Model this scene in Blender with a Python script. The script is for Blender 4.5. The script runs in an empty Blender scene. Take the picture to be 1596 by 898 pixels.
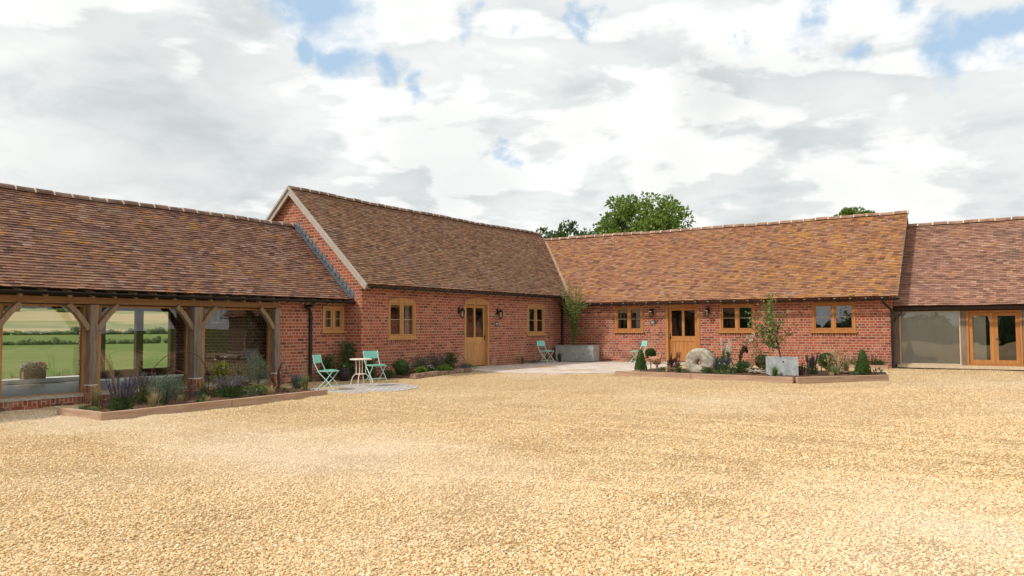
import bpy, bmesh, math, random
import numpy as np
from math import sin, cos, pi, radians, sqrt, atan2
from mathutils import Matrix, Vector
random.seed(7); R = random.Random(11)
scene = bpy.context.scene
COL = scene.collection
# World axes: +X runs along the long brick range towards the right, +Y runs along the gabled cottage away from the viewer.
# ------------------------------------------------------------------ camera
cd = bpy.data.cameras.new('camera'); cam = bpy.data.objects.new('camera', cd); COL.objects.link(cam)
cd.sensor_width = 36; cd.lens = 1217 / 1596 * 36; cd.clip_start = .05; cd.clip_end = 4000
cam.matrix_world = Matrix.Translation((15.053, -26.368, 1.25)) @ Matrix.Rotation(radians(33.4), 4, 'Z') @ \
    Matrix.Rotation(pi / 2 + math.atan(61 / 1217), 4, 'X') @ Matrix.Rotation(radians(-.25), 4, 'Z')
scene.camera = cam
# ------------------------------------------------------------------ light and exposure
SUN_DIR = Vector((-.50, -.62, .82)).normalized()          # towards the sun: behind and left of the viewer
sl = bpy.data.lights.new('sun', 'SUN'); so = bpy.data.objects.new('sun', sl); COL.objects.link(so)
sl.energy = 2.6; sl.angle = radians(5); sl.color = (1, .95, .87)
so.rotation_euler = (-SUN_DIR).to_track_quat('-Z', 'Y').to_euler()
scene.view_settings.view_transform = 'Standard'; scene.view_settings.look = 'None'
scene.view_settings.exposure = .38; scene.view_settings.gamma = 1
scene.view_settings.use_curve_mapping = False
scene.cycles.max_bounces = 8; scene.cycles.transparent_max_bounces = 16
scene.cycles.caustics_reflective = False; scene.cycles.caustics_refractive = False

def nd(nt, typ, ins=None, **props):
    n = nt.nodes.new(typ)
    for k, v in props.items(): setattr(n, k, v)
    if ins:
        for k, v in ins.items():
            if isinstance(v, bpy.types.NodeSocket): nt.links.new(v, n.inputs[k])
            else: n.inputs[k].default_value = v
    return n
def mth(nt, op, a, b=0., c=None, clamp=False):
    ins = {0: a, 1: b}
    if c is not None: ins[2] = c
    return nd(nt, 'ShaderNodeMath', ins, operation=op, use_clamp=clamp).outputs[0]
def sstep(nt, v, lo, hi, a=0., b=1.):
    return nd(nt, 'ShaderNodeMapRange', {0: v, 1: lo, 2: hi, 3: a, 4: b}, interpolation_type='SMOOTHSTEP').outputs[0]
def mix(nt, f, a, b, blend='MIX'):
    n = nt.nodes.new('ShaderNodeMix'); n.data_type = 'RGBA'; n.blend_type = blend
    for i, v in ((0, f), (6, a), (7, b)):
        if isinstance(v, bpy.types.NodeSocket): nt.links.new(v, n.inputs[i])
        elif i == 0: n.inputs[0].default_value = v
        else: n.inputs[i].default_value = (*v[:3], 1)
    return n.outputs[2]
def ramp(nt, f, stops, interp='LINEAR'):
    n = nt.nodes.new('ShaderNodeValToRGB'); n.color_ramp.interpolation = interp
    e = n.color_ramp.elements
    while len(e) < len(stops): e.new(.5)
    for i, (p, c) in enumerate(stops): e[i].position = p; e[i].color = (*c[:3], 1)
    nt.links.new(f, n.inputs[0]); return n.outputs[0]
def noise(nt, vec, scale, detail=4, rough=.55, dist=0):
    ins = {'Scale': scale, 'Detail': detail, 'Roughness': rough, 'Distortion': dist}
    if vec is not None: ins['Vector'] = vec
    return nd(nt, 'ShaderNodeTexNoise', ins).outputs[0]

# ------------------------------------------------------------------ world: blue sky with a broken cloud layer
w = bpy.data.worlds.new('World'); scene.world = w; w.use_nodes = True
nt = w.node_tree; nt.nodes.clear()
sky = nd(nt, 'ShaderNodeTexSky', sky_type='NISHITA', sun_disc=False)
sky.sun_elevation = math.asin(SUN_DIR.z); sky.sun_rotation = atan2(SUN_DIR.x, SUN_DIR.y)
dirv = nd(nt, 'ShaderNodeTexCoord').outputs['Generated']
sep = nd(nt, 'ShaderNodeSeparateXYZ', {0: dirv})
zz = mth(nt, 'ADD', mth(nt, 'MAXIMUM', sep.outputs[2], 0.), .30)
px_ = mth(nt, 'DIVIDE', sep.outputs[0], zz); py_ = mth(nt, 'DIVIDE', sep.outputs[1], zz)
pc = nd(nt, 'ShaderNodeCombineXYZ', {0: px_, 1: py_, 2: mth(nt, 'MULTIPLY', sep.outputs[2], 3.)}).outputs[0]
n_big = noise(nt, pc, 1.7, 7, .52, .25)
n_mid = noise(nt, nd(nt, 'ShaderNodeVectorMath', {0: pc, 1: (3.1, 1.7, .4)}, operation='ADD').outputs[0], 2.6, 6, .5, .2)
warp = nd(nt, 'ShaderNodeTexNoise', {'Vector': dirv, 'Scale': 13., 'Detail': 7, 'Roughness': .62})
wv = nd(nt, 'ShaderNodeVectorMath', {0: nd(nt, 'ShaderNodeVectorMath', {0: warp.outputs[1], 1: (.5, .5, .5)}, operation='SUBTRACT').outputs[0], 1: (.12, .12, .10)}, operation='MULTIPLY').outputs[0]
dw = nd(nt, 'ShaderNodeVectorMath', {0: dirv, 1: wv}, operation='ADD').outputs[0]
def skydir(px, py):                       # bearing of a patch of sky seen from the yard
    d = Vector(((px - 798) / 1217, -(py - 449) / 1217, -1))
    return (cam.matrix_world.to_3x3() @ d).normalized()
def blob(px, py, r, soft):
    d = skydir(px, py)
    dist = nd(nt, 'ShaderNodeVectorMath', {0: dw, 1: tuple(d)}, operation='DISTANCE').outputs['Value']
    return sstep(nt, dist, r * (1 - soft), r * (1 + soft), 1., 0.)
gap = None
for px, py, r in ((500, 20, .045), (545, 70, .040), (480, 75, .022), (600, 105, .022), (645, 140, .016), (785, 248, .021), (905, 55, .018), (920, 30, .02),
                  (1262, 40, .030), (1327, 82, .020), (1240, 75, .014), (1480, 70, .035), (1530, 50, .03), (1420, 15, .020), (1580, 40, .03), (740, 30, .02), (800, 35, .016), (1150, 70, .016)):
    b = blob(px, py, r * 1.15, .95)
    gap = b if gap is None else mth(nt, 'MAXIMUM', gap, b)
gap = mth(nt, 'MULTIPLY', gap, sstep(nt, n_mid, .34, .58, .45, 1.))
dark = None
for px, py, r, a in ((250, 200, .12, .70), (130, 290, .11, .50), (20, 60, .07, .15), (1100, 145, .048, .95), (1040, 165, .03, .3), (690, 290, .07, .5), (1230, 300, .11, .5), (1060, 280, .07, .4), (400, 310, .1, .45), (900, 170, .05, .35), (1480, 310, .1, .35)):
    b = mth(nt, 'MULTIPLY', blob(px, py, r, .85), a)
    dark = b if dark is None else mth(nt, 'MAXIMUM', dark, b)
# high grey-white sheet, with crisp-edged cumulus heaps in front of it: bright where the sun catches the rim, greyer in the thick middle
def shifted(v, o): return nd(nt, 'ShaderNodeVectorMath', {0: v, 1: o}, operation='ADD').outputs[0]
bright = None
for px, py, r, a in ((600, 215, .15, .85), (760, 160, .13, .6), (1000, 70, .09, .9), (860, 20, .06, .7), (1330, 190, .15, .7), (1230, 110, .07, .8), (90, 30, .07, .7), (330, 60, .10, .45), (480, 330, .10, .5), (1120, 300, .12, .35), (640, 10, .06, .8)):
    q = mth(nt, 'MULTIPLY', blob(px, py, r, .8), a)
    bright = q if bright is None else mth(nt, 'MAXIMUM', bright, q)
hp = noise(nt, shifted(pc, (7.3, 2.2, 1.)), 2.3, 10, .53, .15)
hs = noise(nt, shifted(pc, (7.3 - .05, 2.2 - .05, 1.1)), 2.3, 10, .53, .15)
heap = mth(nt, 'ADD', hp, mth(nt, 'ADD', mth(nt, 'MULTIPLY', bright, .16), mth(nt, 'MULTIPLY', dark, -.05)))
hm = sstep(nt, heap, .505, .585)
lit = sstep(nt, mth(nt, 'SUBTRACT', hp, hs), -.032, .040)
core = sstep(nt, heap, .56, .80)
hv = mth(nt, 'ADD', mth(nt, 'MULTIPLY', lit, .62), mth(nt, 'MULTIPLY', mth(nt, 'SUBTRACT', 1., core), .38))
heapc = ramp(nt, hv, [(0., (5.6, 5.85, 5.9)), (.3, (6.8, 7.0, 6.95)), (.6, (7.75, 7.85, 7.75)), (1., (8.5, 8.5, 8.35))])
n_f = noise(nt, shifted(pc, (1.3, 8.1, 2.)), 5.5, 8, .58, .3)
sheetc = ramp(nt, sstep(nt, mth(nt, 'ADD', mth(nt, 'MULTIPLY', n_big, .55), mth(nt, 'MULTIPLY', n_f, .45)), .36, .63), [(0., (5.5, 5.8, 5.85)), (.45, (7.0, 7.2, 7.15)), (.8, (7.75, 7.85, 7.75)), (1., (8.2, 8.25, 8.1))])
cl = mix(nt, hm, sheetc, heapc)
dk = mth(nt, 'MULTIPLY', dark, sstep(nt, n_mid, .25, .68, 1., .55))
cl = mix(nt, mth(nt, 'MULTIPLY', dk, mth(nt, 'SUBTRACT', 1., mth(nt, 'MULTIPLY', hm, mth(nt, 'MULTIPLY', lit, .5)))), cl, (4.5, 4.8, 4.85))
cover = mth(nt, 'SUBTRACT', 1., sstep(nt, mth(nt, 'ADD', gap, mth(nt, 'MULTIPLY', mth(nt, 'SUBTRACT', .5, hp), 1.6)), .26, .80, 0., .97))
blue = mix(nt, .70, sky.outputs[0], (4.3, 5.9, 7.6))
skycol = mix(nt, cover, blue, cl)
bg = nd(nt, 'ShaderNodeBackground', {0: skycol, 1: .097})
nt.links.new(bg.outputs[0], nd(nt, 'ShaderNodeOutputWorld').inputs[0])

# ------------------------------------------------------------------ materials
def new_mat(name, rough=.8, spec=.25, metal=0.):
    m = bpy.data.materials.new(name); m.use_nodes = True
    nt = m.node_tree; b = nt.nodes['Principled BSDF']
    b.inputs['Roughness'].default_value = rough; b.inputs['Specular IOR Level'].default_value = spec; b.inputs['Metallic'].default_value = metal
    return m, nt, b
def uvn(nt): return nd(nt, 'ShaderNodeUVMap', uv_map='UVMap').outputs[0]
def posn(nt): return nd(nt, 'ShaderNodeNewGeometry').outputs['Position']
def isl(nt): return nd(nt, 'ShaderNodeNewGeometry').outputs['Random Per Island']
def bump(nt, b, h, strength=.4, dist=.01):
    n = nd(nt, 'ShaderNodeBump', {'Height': h, 'Strength': strength, 'Distance': dist})
    nt.links.new(n.outputs[0], b.inputs['Normal'])
def plain(name, c, rough=.6, spec=.3, metal=0., var=.25, scale=14., bmp=.15):
    m, nt, b = new_mat(name, rough, spec, metal)
    n1 = noise(nt, posn(nt), scale, 6, .6)
    col = mix(nt, sstep(nt, n1, .3, .7), tuple(x * (1 - var) for x in c), tuple(min(1, x * (1 + var)) for x in c))
    nt.links.new(col, b.inputs[0])
    if bmp: bump(nt, b, n1, bmp, .01)
    return m
def brick_mat(name, tint=(1, 1, 1), pale=.5, w=.232, h=.083, rot=False):
    m, nt, b = new_mat(name, .9, .12)
    uv = uvn(nt)
    wob = nd(nt, 'ShaderNodeTexNoise', {'Vector': uv, 'Scale': 5., 'Detail': 2})
    uv2 = nd(nt, 'ShaderNodeVectorMath', {0: uv, 1: nd(nt, 'ShaderNodeVectorMath', {0: wob.outputs[1], 'Scale': .012}, operation='SCALE').outputs[0]}, operation='ADD').outputs[0]
    s = nd(nt, 'ShaderNodeSeparateXYZ', {0: uv2}); X, Y = s.outputs[0], s.outputs[1]
    if rot: X, Y = Y, X
    yr = mth(nt, 'DIVIDE', Y, h); row = mth(nt, 'FLOOR', yr)
    xr = mth(nt, 'ADD', mth(nt, 'DIVIDE', X, w), mth(nt, 'MULTIPLY', mth(nt, 'MODULO', mth(nt, 'ABSOLUTE', row), 2.), .5))
    # some courses are laid as headers
    hd = mth(nt, 'GREATER_THAN', nd(nt, 'ShaderNodeTexWhiteNoise', {'W': row}, noise_dimensions='1D').outputs[0], .78)
    xr = mth(nt, 'MULTIPLY', xr, mth(nt, 'ADD', hd, 1.)); ww = mth(nt, 'DIVIDE', w, mth(nt, 'ADD', hd, 1.))
    xr = mth(nt, 'ADD', xr, mth(nt, 'MULTIPLY', hd, .5)); col = mth(nt, 'FLOOR', xr); fx = mth(nt, 'FRACT', xr); fy = mth(nt, 'FRACT', yr)
    ax = mth(nt, 'MULTIPLY', mth(nt, 'MINIMUM', fx, mth(nt, 'SUBTRACT', 1., fx)), ww)
    ay = mth(nt, 'MULTIPLY', mth(nt, 'MINIMUM', fy, mth(nt, 'SUBTRACT', 1., fy)), h)
    mm = sstep(nt, mth(nt, 'MINIMUM', ax, ay), .0066, .0116)
    wn = nd(nt, 'ShaderNodeTexWhiteNoise', {'Vector': nd(nt, 'ShaderNodeCombineXYZ', {0: row, 1: col}).outputs[0]}, noise_dimensions='3D')
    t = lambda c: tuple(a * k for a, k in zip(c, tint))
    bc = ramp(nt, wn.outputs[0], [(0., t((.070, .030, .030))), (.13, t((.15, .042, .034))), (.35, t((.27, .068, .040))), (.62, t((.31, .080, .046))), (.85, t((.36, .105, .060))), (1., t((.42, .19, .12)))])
    big = noise(nt, posn(nt), .9, 5, .6)
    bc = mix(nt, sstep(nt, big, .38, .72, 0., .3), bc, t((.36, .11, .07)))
    fine = noise(nt, uv, 38., 4, .7)
    bc = mix(nt, sstep(nt, fine, .35, .75, 0., .35), bc, (.46, .24, .17))
    mc = mix(nt, noise(nt, posn(nt), 1.7, 4), (.41, .25, .175), (.55, .37, .27))
    c = mix(nt, mm, mc, bc)
    zc = nd(nt, 'ShaderNodeSeparateXYZ', {0: posn(nt)}).outputs[2]
    eff = mth(nt, 'MULTIPLY', sstep(nt, noise(nt, posn(nt), 2.3, 6, .65), .48, .66), sstep(nt, zc, .1, 1.1, pale, 0.))
    c = mix(nt, eff, c, (.52, .35, .27))
    damp = mth(nt, 'MULTIPLY', sstep(nt, noise(nt, posn(nt), 3.1, 6, .7), .45, .62), sstep(nt, zc, -.1, .45, .65, 0.))
    c = mix(nt, damp, c, (.105, .085, .055))
    nt.links.new(c, b.inputs[0])
    bump(nt, b, mth(nt, 'ADD', mm, mth(nt, 'MULTIPLY', fine, .6)), .5, .008)
    return m
def wood_mat(name, c1, c2, grain=18., rough=.6, axis=2, weather=0.):
    m, nt, b = new_mat(name, rough, .25)
    tc = nd(nt, 'ShaderNodeTexCoord').outputs['Object']
    sc = [grain, grain, grain]; sc[axis] = grain * .07
    mp = nd(nt, 'ShaderNodeVectorMath', {0: tc, 1: tuple(sc)}, operation='MULTIPLY').outputs[0]
    n1 = noise(nt, mp, 1.6, 7, .62, .4); n2 = noise(nt, tc, 1.3, 4)
    c = mix(nt, sstep(nt, n1, .3, .7), c1, c2)
    c = mix(nt, sstep(nt, n2, .35, .7, 0., .3), c, tuple(x * .72 for x in c2))
    rp = mth(nt, 'MULTIPLY', isl(nt), .22)
    c = mix(nt, rp, c, tuple(x * .6 for x in c1))
    if weather: c = mix(nt, sstep(nt, noise(nt, mp, .8, 6), .4, .65, 0., weather), c, (.20, .19, .175))
    nt.links.new(c, b.inputs[0]); bump(nt, b, n1, .35, .006)
    return m
def tile_mat(name, stops, lichen=.5, lich_c=(.48, .205, .03), low_bias=0., grey=.3):
    m, nt, b = new_mat(name, .88, .15)
    r = isl(nt); p = posn(nt)
    base = ramp(nt, r, stops)
    r2 = nd(nt, 'ShaderNodeTexWhiteNoise', {'W': mth(nt, 'MULTIPLY', r, 977.)}, noise_dimensions='1D').outputs[0]
    patch = noise(nt, p, .55, 5, .62)
    base = mix(nt, sstep(nt, patch, .40, .68, 0., .45), base, tuple(x * .72 for x in stops[len(stops) // 2][1]))
    base = mix(nt, mth(nt, 'MULTIPLY', sstep(nt, noise(nt, p, 1.4, 5), .5, .7), grey), base, (.20, .165, .14))
    l1 = noise(nt, p, 1.0, 4, .6); l2 = noise(nt, p, 9., 5, .7)
    xs = nd(nt, 'ShaderNodeSeparateXYZ', {0: p})
    lf = mth(nt, 'ADD', mth(nt, 'ADD', mth(nt, 'MULTIPLY', l1, .62), mth(nt, 'MULTIPLY', l2, .62)), mth(nt, 'MULTIPLY', r2, .62))
    if low_bias: lf = mth(nt, 'ADD', lf, mth(nt, 'MULTIPLY', sstep(nt, xs.outputs[0], 2., 12., 0., 1.), low_bias))
    lm = sstep(nt, lf, 1.30 - lichen * .30, 1.55 - lichen * .30, 0., .74)
    lc = mix(nt, l2, tuple(x * .7 for x in lich_c), lich_c)
    c = mix(nt, lm, base, lc)
    fine = noise(nt, p, 45., 4, .7)
    c = mix(nt, sstep(nt, fine, .35, .75, 0., .30), c, (.33, .235, .17))
    nt.links.new(c, b.inputs[0]); bump(nt, b, fine, .5, .006)
    return m
def leaf_mat(name, c, var=.45, warm=(.16, .17, .03), trans=.3):
    m = bpy.data.materials.new(name); m.use_nodes = True; nt = m.node_tree; nt.nodes.clear()
    r = isl(nt)
    col = ramp(nt, r, [(0., tuple(x * (1 - var) for x in c)), (.55, c), (.9, tuple(x * (1 + var) for x in c)), (1., warm)])
    d = nd(nt, 'ShaderNodeBsdfPrincipled', {0: col, 'Roughness': .6, 'Specular IOR Level': .25})
    t = nd(nt, 'ShaderNodeBsdfTranslucent', {0: mix(nt, .5, col, tuple(min(1, x * 1.7) for x in c))})
    s = nd(nt, 'ShaderNodeMixShader', {0: trans, 1: d.outputs[0], 2: t.outputs[0]})
    nt.links.new(s.outputs[0], nd(nt, 'ShaderNodeOutputMaterial').inputs[0]); return m
def glass_mat(name, tint=(.93, .96, .94), refl=.0, wav=.0):
    m = bpy.data.materials.new(name); m.use_nodes = True; nt = m.node_tree; nt.nodes.clear()
    fr = nd(nt, 'ShaderNodeFresnel', {'IOR': 1.5}).outputs[0]
    f2 = mth(nt, 'ADD', mth(nt, 'MULTIPLY', fr, 1.5), refl, clamp=True)
    g = nd(nt, 'ShaderNodeBsdfGlossy', {'Roughness': .008})
    if wav:
        bn = nd(nt, 'ShaderNodeBump', {'Height': noise(nt, posn(nt), 1.6, 1), 'Strength': wav, 'Distance': .03}); nt.links.new(bn.outputs[0], g.inputs['Normal'])
    t = nd(nt, 'ShaderNodeBsdfTransparent', {0: (*tint, 1)})
    s = nd(nt, 'ShaderNodeMixShader', {0: f2, 1: t.outputs[0], 2: g.outputs[0]})
    nt.links.new(s.outputs[0], nd(nt, 'ShaderNodeOutputMaterial').inputs[0]); return m

MT = {}
MT['brick'] = brick_mat('old_red_brick', (1.02, .90, .80))
MT['brick_r'] = brick_mat('range_red_brick', (1.02, .84, .76), .45)
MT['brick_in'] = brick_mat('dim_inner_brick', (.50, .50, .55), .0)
MT['brick_up'] = brick_mat('upright_brick_course', (.95, .85, .85), .4, rot=True)
MT['oak'] = wood_mat('fresh_oak', (.42, .195, .066), (.62, .34, .145), 16.)
MT['oak_r'] = wood_mat('range_oak', (.38, .150, .042), (.56, .255, .085), 16.)
MT['oak_h'] = wood_mat('shaded_oak_beam', (.24, .115, .045), (.36, .19, .08), 16., axis=1)  # beam oak darkened, the shade under the eaves is put into its colour
MT['old_oak'] = wood_mat('weathered_oak', (.15, .105, .075), (.34, .25, .18), 14., .85, weather=.3)
MT['brace'] = wood_mat('brace_oak', (.22, .14, .075), (.36, .25, .15), 14., .8, weather=.2)
MT['barge'] = wood_mat('silvered_oak', (.40, .34, .295), (.56, .49, .43), 14., .85, axis=2, weather=.15)
MT['dark_oak'] = wood_mat('brown_stained_timber', (.050, .024, .013), (.10, .050, .026), 14., .7)
MT['sleeper'] = wood_mat('sleeper_timber', (.33, .205, .135), (.52, .35, .24), 12., .85, axis=0)
MT['sleeper_y'] = wood_mat('sleeper_timber_long', (.27, .155, .098), (.44, .285, .18), 12., .85, axis=1)
MT['pale_wood'] = wood_mat('pale_new_timber', (.55, .42, .27), (.68, .55, .38), 14., .7)
MT['black'] = plain('black_gutter_paint', (.012, .012, .013), .35, .4, var=.1, bmp=0)
MT['lead'] = plain('grey_lead', (.13, .15, .17), .55, .4, var=.3, scale=9)
MT['white'] = plain('white_paint', (.78, .78, .74), .5, .3, var=.06, bmp=.05)
MT['stone'] = plain('pad_stone', (.42, .37, .30), .9, .1, var=.25, scale=20)
MT['paving'] = None
MT['floor'] = plain('grey_stone_floor', (.30, .33, .30), .5, .4, var=.2, scale=2.5, bmp=.03)
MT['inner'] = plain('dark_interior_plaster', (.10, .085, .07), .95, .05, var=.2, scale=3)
MT['curtain'] = plain('cream_curtain', (.50, .48, .42), .9, .05, var=.08, scale=5)
MT['blind'] = plain('beige_roller_blind', (.74, .67, .57), .95, .05, var=.05, scale=2, bmp=0)
MT['glass'] = glass_mat('window_glass', refl=.13, wav=.12)
MT['glass_l'] = glass_mat('barn_glass', (.95, .97, .955), refl=.05, wav=.05)
MT['turq'] = plain('turquoise_enamel', (.22, .58, .49), .4, .4, var=.06, bmp=.03)
MT['mint'] = plain('pale_mint_enamel', (.50, .70, .62), .4, .4, var=.08, bmp=.03)
MT['cream'] = plain('cream_enamel', (.74, .68, .55), .4, .4, var=.07, bmp=.03)
MT['zinc'] = plain('galvanised_zinc', (.36, .37, .36), .55, .4, .25, var=.22, scale=7, bmp=.08)
MT['zincl'] = plain('pale_galvanised_zinc', (.50, .53, .54), .5, .4, .3, var=.2, scale=9, bmp=.06)
MT['rust'] = plain('rusty_iron', (.115, .055, .034), .9, .2, var=.4, scale=30)
MT['terra'] = plain('rusted_sheet_metal', (.45, .225, .125), .85, .2, var=.35, scale=20)
MT['mill'] = plain('worn_millstone', (.37, .33, .26), .95, .1, var=.35, scale=11, bmp=.6)
MT['drift'] = plain('bleached_driftwood', (.46, .40, .32), .9, .1, var=.45, scale=14, bmp=.6)
MT['drift_d'] = plain('dark_driftwood', (.13, .085, .06), .9, .1, var=.5, scale=14, bmp=.6)
MT['twig'] = plain('brown_willow', (.09, .052, .036), .9, .1, var=.4, scale=20)
MT['soil'] = plain('dark_bark_mulch', (.115, .062, .042), .95, .05, var=.6, scale=26, bmp=1.)
MT['edge'] = plain('old_edging_brick', (.29, .19, .135), .95, .1, var=.4, scale=7, bmp=.5)
MT['bark'] = plain('tree_bark', (.09, .075, .055), .95, .1, var=.4, scale=10, bmp=.6)
MT['lamp_glass'] = glass_mat('lantern_glass', (.8, .82, .8), refl=.1)
MT['slate'] = plain('dark_slate', (.055, .06, .07), .5, .3, var=.15)
MT['mortar'] = plain('pale_ridge_mortar', (.60, .52, .43), .95, .05, var=.15, scale=20)
MT['ridge'] = plain('ridge_clay', (.20, .125, .10), .9, .12, var=.35, scale=4)
MT['ridge_r'] = plain('range_ridge_clay', (.29, .175, .12), .9, .12, var=.35, scale=4)
MT['valley'] = plain('pink_valley_clay', (.36, .22, .155), .9, .1, var=.25, scale=7)
MT['pot'] = plain('black_glazed_pot', (.02, .02, .022), .3, .5, var=.1, bmp=0)
MT['flag'] = plain('field_hedge', (.035, .05, .018), .95, .05, var=.5, scale=.8)
MT['tile_l'] = tile_mat('barn_roof_tiles', [(0.0, (0.118, 0.062, 0.052)), (0.2, (0.199, 0.099, 0.077)), (0.45, (0.265, 0.134, 0.096)), (0.7, (0.317, 0.161, 0.108)), (0.88, (0.347, 0.192, 0.133)), (1.0, (0.384, 0.261, 0.205))], 0.62, (.60, .27, .045))
MT['tile_m'] = tile_mat('cottage_roof_tiles', [(0.0, (0.114, 0.059, 0.038)), (0.25, (0.191, 0.093, 0.057)), (0.55, (0.251, 0.127, 0.075)), (0.8, (0.293, 0.154, 0.089)), (1.0, (0.349, 0.214, 0.137))], 0.55, (.44, .22, .055), grey=.4)
MT['tile_r'] = tile_mat('range_roof_tiles', [(0.0, (0.132, 0.063, 0.044)), (0.2, (0.238, 0.104, 0.06)), (0.5, (0.319, 0.14, 0.076)), (0.8, (0.364, 0.176, 0.095)), (1.0, (0.39, 0.234, 0.143))], .74, (.53, .25, .055), .16, grey=.2)
MT['tile_r2'] = tile_mat('end_roof_tiles', [(0.0, (0.139, 0.07, 0.055)), (0.2, (0.229, 0.113, 0.081)), (0.5, (0.302, 0.151, 0.105)), (0.8, (0.351, 0.18, 0.124)), (1.0, (0.424, 0.268, 0.192))], 0.5, (.54, .27, .07), grey=.2)
for k, c, wm in (('green', (.055, .10, .022), (.10, .15, .03)), ('tree', (.165, .235, .045), (.24, .29, .07)), ('tree_d', (.080, .12, .036), (.12, .16, .05)), ('box', (.055, .105, .022), (.09, .15, .03)),
                 ('box_y', (.090, .135, .024), (.15, .20, .03)), ('greygreen', (.105, .14, .085), (.17, .20, .12)), ('teal', (.09, .145, .115), (.13, .18, .13)), ('lime', (.13, .22, .03), (.22, .30, .05)), ('yellow', (.24, .25, .05), (.38, .34, .09)),
                 ('straw', (.42, .32, .16), (.55, .44, .25)), ('purple', (.10, .07, .145), (.17, .12, .21)), ('violet', (.20, .16, .205), (.28, .23, .30)), ('maroon', (.10, .035, .035), (.15, .06, .05)), ('whitef', (.75, .72, .64), (.82, .78, .6)),
                 ('pink', (.50, .22, .20), (.60, .30, .26)), ('red', (.45, .07, .08), (.5, .12, .12)), ('apple', (.155, .195, .055), (.26, .27, .09)), ('frond', (.24, .24, .075), (.36, .33, .13)), ('grassb', (.14, .17, .05), (.24, .24, .09))):
    MT[k] = leaf_mat('leaf_' + k, c, warm=wm, var=.25 if k in ('whitef', 'pink') else .45)

# paving slabs
def slab_mat(name, c1, c2, w, h, joint=.012, rough=.85):
    m, nt, b = new_mat(name, rough, .15)
    uv = uvn(nt)
    br = nd(nt, 'ShaderNodeTexBrick', {'Vector': uv, 'Color1': (0, 0, 0, 1), 'Color2': (1, 1, 1, 1), 'Mortar': (.5, .5, .5, 1), 'Scale': 1., 'Mortar Size': joint, 'Mortar Smooth': .2, 'Brick Width': w, 'Row Height': h})
    c = mix(nt, br.outputs[0], c1, c2)
    c = mix(nt, sstep(nt, noise(nt, posn(nt), 2.2, 6, .65), .35, .7, 0., .5), c, tuple(x * .72 for x in c1))
    c = mix(nt, br.outputs[1], c, (.25, .20, .15))
    nt.links.new(c, b.inputs[0]); bump(nt, b, noise(nt, posn(nt), 20., 5), .3, .006)
    return m
MT['paving'] = slab_mat('sandstone_paving', (.56, .46, .39), (.66, .57, .50), .6, .45)
MT['setts'] = slab_mat('grey_granite_setts', (.38, .355, .335), (.56, .53, .50), .16, .11, .012)

# gravel
def gravel_colour(nt, r, p, dust):
    c = ramp(nt, r, [(0., (.38, .215, .095)), (.13, (.60, .395, .19)), (.5, (.69, .485, .255)), (.8, (.74, .565, .335)), (1., (.80, .67, .48))])
    return mix(nt, mth(nt, 'MULTIPLY', dust, .62), c, (.78, .65, .50))
m, nt, b = new_mat('golden_gravel', .9, .12)
p = posn(nt); MT['gravel'] = m
vor = nd(nt, 'ShaderNodeTexVoronoi', {'Vector': nd(nt, 'ShaderNodeVectorMath', {0: p, 1: nd(nt, 'ShaderNodeVectorMath', {0: nd(nt, 'ShaderNodeTexNoise', {'Vector': p, 'Scale': 20.}).outputs[1], 'Scale': .03}, operation='SCALE').outputs[0]}, operation='ADD').outputs[0], 'Scale': 46., 'Randomness': 1.}, feature='F1')
ve = nd(nt, 'ShaderNodeTexVoronoi', {'Vector': p, 'Scale': 46.}, feature='DISTANCE_TO_EDGE')
rc = nd(nt, 'ShaderNodeSeparateColor', {0: vor.outputs['Color']}).outputs[0]
c = gravel_colour(nt, rc, p, nd(nt, 'ShaderNodeAttribute', attribute_name='dust').outputs['Fac'])
dfac = nd(nt, 'ShaderNodeAttribute', attribute_name='dust').outputs['Fac']
c = mix(nt, mth(nt, 'MULTIPLY', sstep(nt, vor.outputs['Distance'], .40, .80, 0., .75), mth(nt, 'SUBTRACT', 1., mth(nt, 'MULTIPLY', dfac, .45))), c, (.22, .125, .055))   # darker in the gaps between the stones
c = mix(nt, mth(nt, 'MULTIPLY', nd(nt, 'ShaderNodeAttribute', attribute_name='thin').outputs['Fac'], .30), c, (.38, .225, .10))
nt.links.new(c, b.inputs[0])
hgt = mth(nt, 'SUBTRACT', 1., vor.outputs['Distance'])
bump(nt, b, mth(nt, 'MULTIPLY', mth(nt, 'ADD', hgt, mth(nt, 'MULTIPLY', rc, .5)), mth(nt, 'SUBTRACT', 1., mth(nt, 'MULTIPLY', dfac, .25))), .9, .02)
m, nt, b = new_mat('loose_stone', .9, .12); MT['pebble'] = m
oi = nd(nt, 'ShaderNodeObjectInfo')
c = gravel_colour(nt, oi.outputs['Random'], posn(nt), nd(nt, 'ShaderNodeAttribute', attribute_name='dust', attribute_type='INSTANCER').outputs['Fac'])
c = mix(nt, sstep(nt, noise(nt, posn(nt), 60., 4), .3, .7, 0., .3), c, (.72, .58, .36))
nt.links.new(c, b.inputs[0])
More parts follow.
